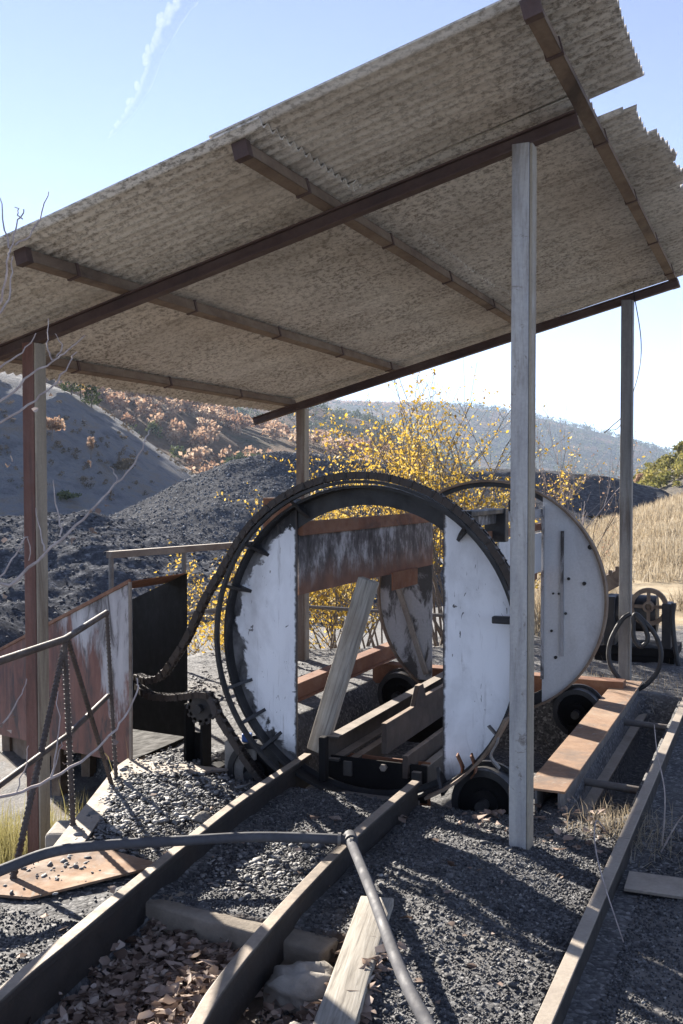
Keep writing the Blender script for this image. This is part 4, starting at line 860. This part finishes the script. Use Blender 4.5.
sh_specs = [(-1.0, 10.9, 1.8, 9, 2300, 'yellow-leaved shrub left of the rear left post, reaching over the handrail'), (-.05, 11.2, 2.1, 11, 5200, 'yellow-leaved shrub seen through the opening of the front disc'),
            (1.15, 11.3, 2.95, 11, 5600, 'tallest yellow-leaved shrub, its bare tips against the far hill'), (1.75, 11.8, 2.2, 9, 3600, 'yellow-leaved shrub between the two discs, left of the near post'), (.45, 13.2, 2.6, 9, 4000, 'yellow-leaved shrub standing behind the others'), (-1.75, 11.3, 1.3, 7, 900, 'low yellow shrub at the foot of the grey heap, left of the others'), (-.9, 9.9, 1.1, 8, 1800, 'low yellow shrub beside the gravel left of the tippler')]
for (r, d, h, ns, nl, lab) in sh_specs: shrub(gbase(r, d), h, ns, nl, lab)
shrub(gbase(2.75, 12.6), 2.1, 2, 60, 'nearly bare grey sapling standing left of the far right post', spread=.3, lean=.08, group=None, name='bare_sapling', cat='sapling', bark='twig')
shrub(gbase(3.0, 14.5), 2.0, 4, 500, 'russet weed bush in the dry grass behind the sapling', 'orange', (.02, .04), .35, .2, None, 'weed_bush', 'bush')
# bare branches reaching in from the left
tw = thing('bare_branch_shrub', tuple(at(-200, 960, 2.9)), 'leafless pale twiggy shrub reaching in from the left edge', 'shrub'); tb = B(); root = at(-200, 960, 2.9)
trunk = spline([root, at(-160, 760, 2.85), at(-120, 560, 2.8), at(-95, 420, 2.75), at(-60, 330, 2.75)], 6); tb.tube(trunk, .022, 8, .008)
def twig(p, r0, r1, dep=2.7):
    q = spline([at(a, b, dep+.02*i) for i, (a, b) in enumerate(p)], 4); tb.tube([v+Vector((random.gauss(0, .0022), random.gauss(0, .003), random.gauss(0, .0022))) for v in q], r0*.68, 6, r1*.7)
twig([(-90, 420), (-40, 400), (0, 402), (25, 380), (52, 360), (68, 350), (84, 335)], .0075, .002)
twig([(-95, 480), (-40, 440), (0, 422), (35, 400), (58, 380), (70, 362), (76, 352)], .007, .002)
twig([(-100, 560), (-50, 525), (0, 503), (45, 478), (80, 455), (105, 436), (128, 420), (142, 402), (150, 378)][::1], .008, .0022) if False else twig([(-110, 560), (-55, 525), (0, 584), (28, 568), (60, 540), (90, 512), (115, 485), (135, 462), (147, 438), (151, 428)], .0085, .0022)
twig([(52, 360), (48, 345), (48, 318)], .0035, .0015); twig([(57, 357), (62, 345), (55, 333)], .003, .0012); twig([(62, 536), (57, 510), (54, 480)], .004, .0015); twig([(45, 551), (40, 530), (36, 508)], .004, .0015)
twig([(118, 482), (115, 474), (111, 467)], .003, .0015); twig([(0, 577), (15, 555), (27, 537), (30, 560)], .004, .002); twig([(-60, 420), (-20, 375), (0, 367), (22, 352), (38, 334)], .006, .002)
twig([(-70, 360), (-20, 330), (0, 300), (8, 262), (10, 248), (16, 225), (25, 210)], .006, .0025); twig([(10, 248), (4, 225), (0, 198)], .004, .002); twig([(14, 246), (33, 232), (43, 208), (49, 192)], .004, .002); twig([(20, 218), (18, 211), (14, 207)], .003, .0015); twig([(-50, 345), (0, 312), (10, 285), (12, 258)], .005, .0025)
twig([(-150, 740), (-60, 712), (0, 690 + 112), (0, 690+110)], .006, .004) if False else None
twig([(-150, 810), (-60, 803), (0, 798), (40, 784), (80, 762), (110, 736), (128, 712), (137, 690), (137, 678)], .0085, .0025)
twig([(52, 777), (58, 740), (58, 692)], .004, .0015); twig([(52, 775), (60, 752), (63, 742)], .003, .0015); twig([(16, 792), (26, 765), (28, 745)], .003, .0015); twig([(-40, 740), (0, 725), (18, 700), (27, 678)], .005, .002)
tb.obj('branch', M['twig'], tw, True)
lf = [(6, 468), (12, 462), (38, 410), (85, 462), (103, 505), (96, 508), (92, 512), (88, 528), (93, 532), (76, 538), (115, 500), (3, 537), (4, 595), (5, 722), (8, 730), (12, 716), (115, 745), (68, 765), (107, 498), (48, 396)]
for a, b_ in lf:
    V, F = leafcards(np.array([tuple(at(a+random.uniform(-2, 2), b_, 2.72))]), [random.uniform(.012, .022)], .8, fold=.6)
    c = np.full(7, random.uniform(.3, .95)); link('dry_leaf', raw_mesh('dry_leaf', V, F, np.stack([c, c, c, c*0+1], -1)), M['deadleaf'], tw)

def blades(name, P, h, mat, wid=.006, lean=.35):
    n = len(P); a = rng.uniform(0, 2*np.pi, n); ln = np.abs(rng.normal(0, lean, n)); hh = rng.uniform(.45, 1, n)*h
    dirv = np.stack([np.cos(a)*ln, np.sin(a)*ln, np.ones(n)], -1); dirv /= np.linalg.norm(dirv, axis=1)[:, None]
    b = rng.uniform(0, 2*np.pi, n); side = np.stack([np.cos(b), np.sin(b), 0*b], -1)*np.asarray(wid).reshape(-1, 1)*.5
    mid = P+dirv*hh[:, None]*.55; tip = P+dirv*hh[:, None]+np.stack([np.cos(a)*ln*hh*.5, np.sin(a)*ln*hh*.5, -.12*hh*ln*3], -1)
    V = np.stack([P-side, P+side, mid+side*.8, mid-side*.8, tip], 1); o = 5*np.arange(n)[:, None, None]
    F = (np.array([(0, 1, 2), (0, 2, 3), (3, 2, 4)])[None]+o).reshape(-1, 3); c = np.repeat(np.clip(rng.normal(.55, .22, n), 0, 1), 5)
    return struct(link(name, raw_mesh(name, V.reshape(-1, 3), F, np.stack([c, c, c, c*0+1], -1)), mat), 'stuff')
n = 60000; d = 10.5+rng.beta(1.1, 2.0, n)*36; t = rng.uniform(.17, .42, n); r = t*d; X = r*cT-d*sT; Y = r*sT+d*cT
k = (rng.uniform(0, 1, n) < np.clip(.62+1.1*fbm(X, Y, .7, 4, 101), 0, 1)) & ~((d < 15.5) & (t > .285) & (fbm(X, Y, .8, 2, 55) < .25)); X, Y, d = X[k], Y[k], d[k]
blades('dry_grass', np.stack([X, Y, gz(X, Y)-.01], -1), .30+.25*np.clip(fbm(X, Y, .5, 3, 102)+.4, 0, 1), M['drygrass'], .006+.0004*d, .45)
tx = np.concatenate([rng.normal(-.72, .08, 260), rng.normal(-.55, .10, 180), rng.normal(-1.3, .25, 500), rng.normal(-.45, .2, 200)]); ty = np.concatenate([rng.normal(4.85, .13, 260), rng.normal(4.75, .2, 180), rng.normal(8.2, .35, 500), rng.normal(8.3, .5, 200)])
blades('dry_tufts', np.stack([tx, ty, gz(tx, ty)-.005], -1), .15, M['drygrass'], .003, 1.1)
tx = rng.normal(-4.05, .22, 3600); ty = rng.normal(4.45, .25, 3600); blades('olive_tuft', np.stack([tx, ty, gz(tx, ty)-.01], -1), .40, M['olivegrass'], .004, .3)
for k, (p0, p1, p2, p3) in enumerate([((-.72, 4.72, 0), (-.7, 4.3, .18), (-.62, 3.9, .14), (-.42, 3.55, -.15)), ((-.50, 4.7, -.1), (-.35, 4.5, .2), (-.25, 4.2, .1), (-.18, 3.8, -.15)), ((-.48, 4.75, -.1), (-.46, 4.7, .2), (-.5, 4.75, .38), (-.52, 4.8, .5))]):
    tag(B().tube(spline([p0, p1, p2, p3], 6), .004, 5, .002).obj('dry_stalk', M['twig'], None), ['long dry stalk arching over the channel towards the viewer', 'dry stalk trailing over the right path', 'upright dry stalk beside the channel'][k], 'stalk')

# background trees
def tree(name, base, h, w, mat, label, cat='tree', n=900, conifer=False, group=None):
    t = thing(name, base, label, cat, group); b = B(); top = Vector(base)+Vector((0, 0, h*.9)); b.tube([Vector(base)-Vector((0, 0, .4)), Vector(base)+Vector((.05*w, 0, h*.45)), top], h*.02, 6, h*.005)
    for k in range(9):
        z = random.uniform(.3, .75)*h; a = random.uniform(0, 6.28); p = Vector(base)+Vector((0, 0, z)); b.tube([p, p+Vector((math.cos(a)*w*.35, math.sin(a)*w*.35, h*.12))], h*.008, 4, h*.002)
    b.obj('trunk', M['bark'], t)
    V, F, C = crown(base, h, w, n, conifer); link('crown', raw_mesh('crown', V, F, C), mat, t); return t
def crown(base, h, w, n, conifer, low=0):
    if conifer: u = rng.uniform(.08, 1, n); rad = w*.5*(1.05-u)*rng.uniform(.45, 1, n)**.5*(.8+.25*np.sin(u*42)); zz = u*h
    else:
        lob = rng.normal(0, 1, (9, 3)); lob /= np.linalg.norm(lob, axis=1)[:, None]; lob *= rng.uniform(.25, .75, (9, 1)); i = rng.integers(0, 9, n)
        q = rng.normal(0, 1, (n, 3)); q /= np.linalg.norm(q, axis=1)[:, None]; q = lob[i]+q*rng.uniform(.15, .42, (n, 1)); q[:, 2] = q[:, 2]*.5*h*.72+h*(.6-low)
        P = q*np.array([w*.5, w*.5, 1])+np.asarray(base)
    if conifer: a = rng.uniform(0, 6.28, n); P = np.stack([np.cos(a)*rad, np.sin(a)*rad, zz], -1)+np.asarray(base)
    V, F = leafcards(P, rng.uniform(.06, .13, n)*max(w, h*.6)*(1 if n > 500 else 1.5)*(.75 if n > 500 else 1), .8, cheap=True); c = np.repeat(np.clip(rng.normal(.5, .25, n), 0, 1), 4)
    return V, F, np.stack([c, c, c, c*0+1], -1)
def ontop(hf, r, d): return W(r, d, float(hf(np.array([r]), np.array([d]))[0]))
def hit(hf, px, py, d0, d1):                              # where a picture direction first meets a slope
    dd = np.linspace(d0, d1, 1500); z = CAMZ-(py-485)/FPX*dd; r = (px-341.5)/FPX*dd; h = hf(r, dd); i = int(np.argmax(h >= z)); i = i if (h >= z).any() else int(np.argmin(z-h))
    return W(float(r[i]), float(dd[i]), float(h[i]))
def fx(px, d): return (px-341.5)/FPX*d
tree('pine_tree', ontop(h_left, fx(72, 93), 93), 4.2, 2.6, M['green'], 'green pine on the ridge of the shaded slope next to the roof edge', n=1400, conifer=True)
tree('pine_tree', ontop(h_left, fx(92, 93), 93), 3.6, 2.4, M['green'], 'second green pine on the ridge, right of the yellow-orange tree', n=1400, conifer=True)
tree('autumn_tree', ontop(h_left, fx(81, 94), 94), 3.2, 1.5, M['yellow'], 'yellow-orange slim tree between the two ridge pines', n=700)
tree('autumn_tree', hit(h_left, 91, 459, 50, 95), 1.9, .85, M['orange'], 'lone slim orange tree in the middle of the shaded slope', n=900)
tree('autumn_bush', hit(h_left, 52, 441, 50, 95), 2.0, 2.6, M['orange'], 'broad russet bush on the shaded slope right of the left post', 'bush', n=1100)
tree('autumn_bush', hit(h_left, 124, 476, 50, 95), 1.6, 2.2, M['dull'], 'dull brown bush low on the shaded slope', 'bush', n=900)
tree('green_bush', hit(h_left, 67, 502, 50, 95), .8, 2.0, M['green'], 'low dark green bush near the foot of the shaded slope', 'bush', n=700)
slope_sp = [hit(h_left, random.uniform(-10, 215), random.uniform(400, 505), 50, 95) for k in range(150)]
tree('conifer_tree', ontop(h_mid, fx(160, 150), 150), 11.5, 6, M['green'], 'tall green conifer among the russet wood below the ridge', n=2200, conifer=True)
for k, (px, d, h, w, mt, lab) in enumerate([(650, 88, 1.0, 1.5, 'lime', 'low green tree at the left end of the right slope'), (664, 90, 1.5, 2.0, 'lime', 'taller green tree in the middle of the right slope'), (681, 92, 1.9, 2.4, 'lime', 'green tree cut by the right edge of the picture'), (640, 86, 1.0, 1.4, 'orange', 'small russet bush at the foot of the right slope')]):
    tree('green_tree' if mt == 'lime' else 'autumn_bush', ontop(h_right, fx(px, d), d), h, w, M[mt], lab, 'tree' if mt == 'lime' else 'bush', 1600)
# woods that read as one mass
def wood(name, spots, mat, hrange, nl):
    VV, FF, CC, off = [], [], [], 0
    for p in spots:
        h = random.uniform(*hrange); V, F, C = crown(p, h, h*random.uniform(.75, 1.1), nl, False, .25); C = C.copy(); C[:, 0] = np.clip(C[:, 0]+random.gauss(0, .22), 0, 1); VV.append(V); FF.append(F+off); CC.append(C); off += len(V)
    return struct(link(name, raw_mesh(name, np.concatenate(VV), np.concatenate(FF), np.concatenate(CC)), mat), 'stuff')
def spots(hf, n, t0, t1, d0, d1, seed, cut=-.1, sc=.02):
    d = rng.uniform(d0, d1, n*8); r = rng.uniform(t0, t1, n*8)*d; k = fbm(r, d, sc, 3, seed) > cut; d, r = d[k][:n], r[k][:n]
    return np.stack([r*cT-d*sT, r*sT+d*cT, hf(r, d)], -1)
wood('slope_scrub', slope_sp, M['dull'], (.35, 1.0), 60)
wood('russet_wood', spots(h_mid, 420, -.34, .08, 135, 340, 111), M['orange'], (3.5, 7.5), 170)
wood('green_wood', spots(h_mid, 60, -.34, .05, 150, 340, 113, .1), M['green'], (4, 8), 170)
wood('far_russet_wood', spots(h_mid2, 1300, -.3, .14, 420, 700, 115, -.1, .006), M['orange'], (5, 9), 30)
wood('far_green_wood', spots(h_mid2, 700, -.3, .14, 420, 700, 117, .0, .006), M['green'], (5, 10), 30)
wood('distant_green_wood', spots(h_far, 3000, -.05, .36, 1050, 1750, 119, -.15, .003), M['green'], (9, 16), 16)
wood('distant_russet_wood', spots(h_far, 1500, -.05, .36, 1050, 1750, 121, .05, .003), M['orange'], (9, 15), 16)
wood('right_slope_scrub', spots(h_right, 160, .285, .42, 70, 105, 123, -.3, .05), M['lime'], (.8, 2.0), 120)
up = thing('utility_pole', ontop(h_mid, fx(197, 140), 140), 'pale utility pole standing before the russet wood', 'pole'); pb = Vector(up.location)
B().tube([pb-Vector((0, 0, 1)), pb+Vector((0, 0, 7.0))], .16, 8).obj('shaft', M['post'], up); B().box(pb+Vector((0, 0, 6.6)), (1.6, .15, .2)).obj('crossarm', M['post'], up)

# ---------------------------------------------------------------- air and contrail
hz_ = B().box((0, 1300, 110), (5600, 3600, 300)).obj('haze', None); hz_['kind'] = 'stuff'
hm, nt = nodes('haze_air'); pv = N(nt, 'ShaderNodeVolumePrincipled', Density=.00022); pv.inputs['Color'].default_value = (.62, .76, 1, 1); pv.inputs['Anisotropy'].default_value = .0
om = nt.nodes.new('ShaderNodeOutputMaterial'); nt.links.new(pv.outputs[0], om.inputs['Volume']); hz_.data.materials.append(hm)
path = [(205, -12), (193, 0), (178, 20), (166, 42), (158, 58), (152, 76), (143, 95), (132, 112), (122, 124), (114, 132)]
sp_ = spline([at(a, b, 6000) for a, b in path], 8); n_ = len(sp_); rx = Vector((cT, sT, 0))
bms = bmesh.new(); bmesh.ops.create_icosphere(bms, subdivisions=2, radius=1); IV = np.array([tuple(v.co) for v in bms.verts]); IF = np.array([[v.index for v in f.verts] for f in bms.faces]); bms.free(); CV = []
def blob(c, ax, ay, az): CV.append(IV @ np.array([tuple(ax), tuple(ay), tuple(az)])+np.array(tuple(c)))
for k in range(800):
    u = random.random()**1.25*.97; i_ = u*(n_-1); k0 = min(int(i_), n_-2); p = sp_[k0].lerp(sp_[k0+1], i_-k0); t = (sp_[k0+1]-sp_[k0]).normalized(); fw_ = (p-Vector((0, 0, CAMZ))).normalized(); sd = t.cross(fw_).normalized()
    if sd.dot(rx) > 0: sd = -sd
    fat = (1-u)**.7; core = k % 2 == 0
    off = random.gauss(0, 7)*fat if core else abs(random.gauss(0, 40))*fat
    w = (5+13*fat)*random.uniform(.6, 1.3) if core else (8+20*fat)*random.uniform(.5, 1.3)
    blob(p+sd*off+t*random.gauss(0, 30), (t+sd*(.0 if core else random.uniform(-.6, .2)))*w*(7 if core else 1.5), sd*w, fw_*w)
co = link('contrail', raw_mesh('contrail', np.concatenate(CV), np.concatenate([IF+len(IV)*q for q in range(len(CV))]))); co['kind'] = 'stuff'
cm, nt = nodes('ice_cloud'); pv = N(nt, 'ShaderNodeVolumePrincipled', Density=.0045); pv.inputs['Color'].default_value = (1, 1, 1, 1)
om = nt.nodes.new('ShaderNodeOutputMaterial'); nt.links.new(pv.outputs[0], om.inputs['Volume']); co.data.materials.append(cm)
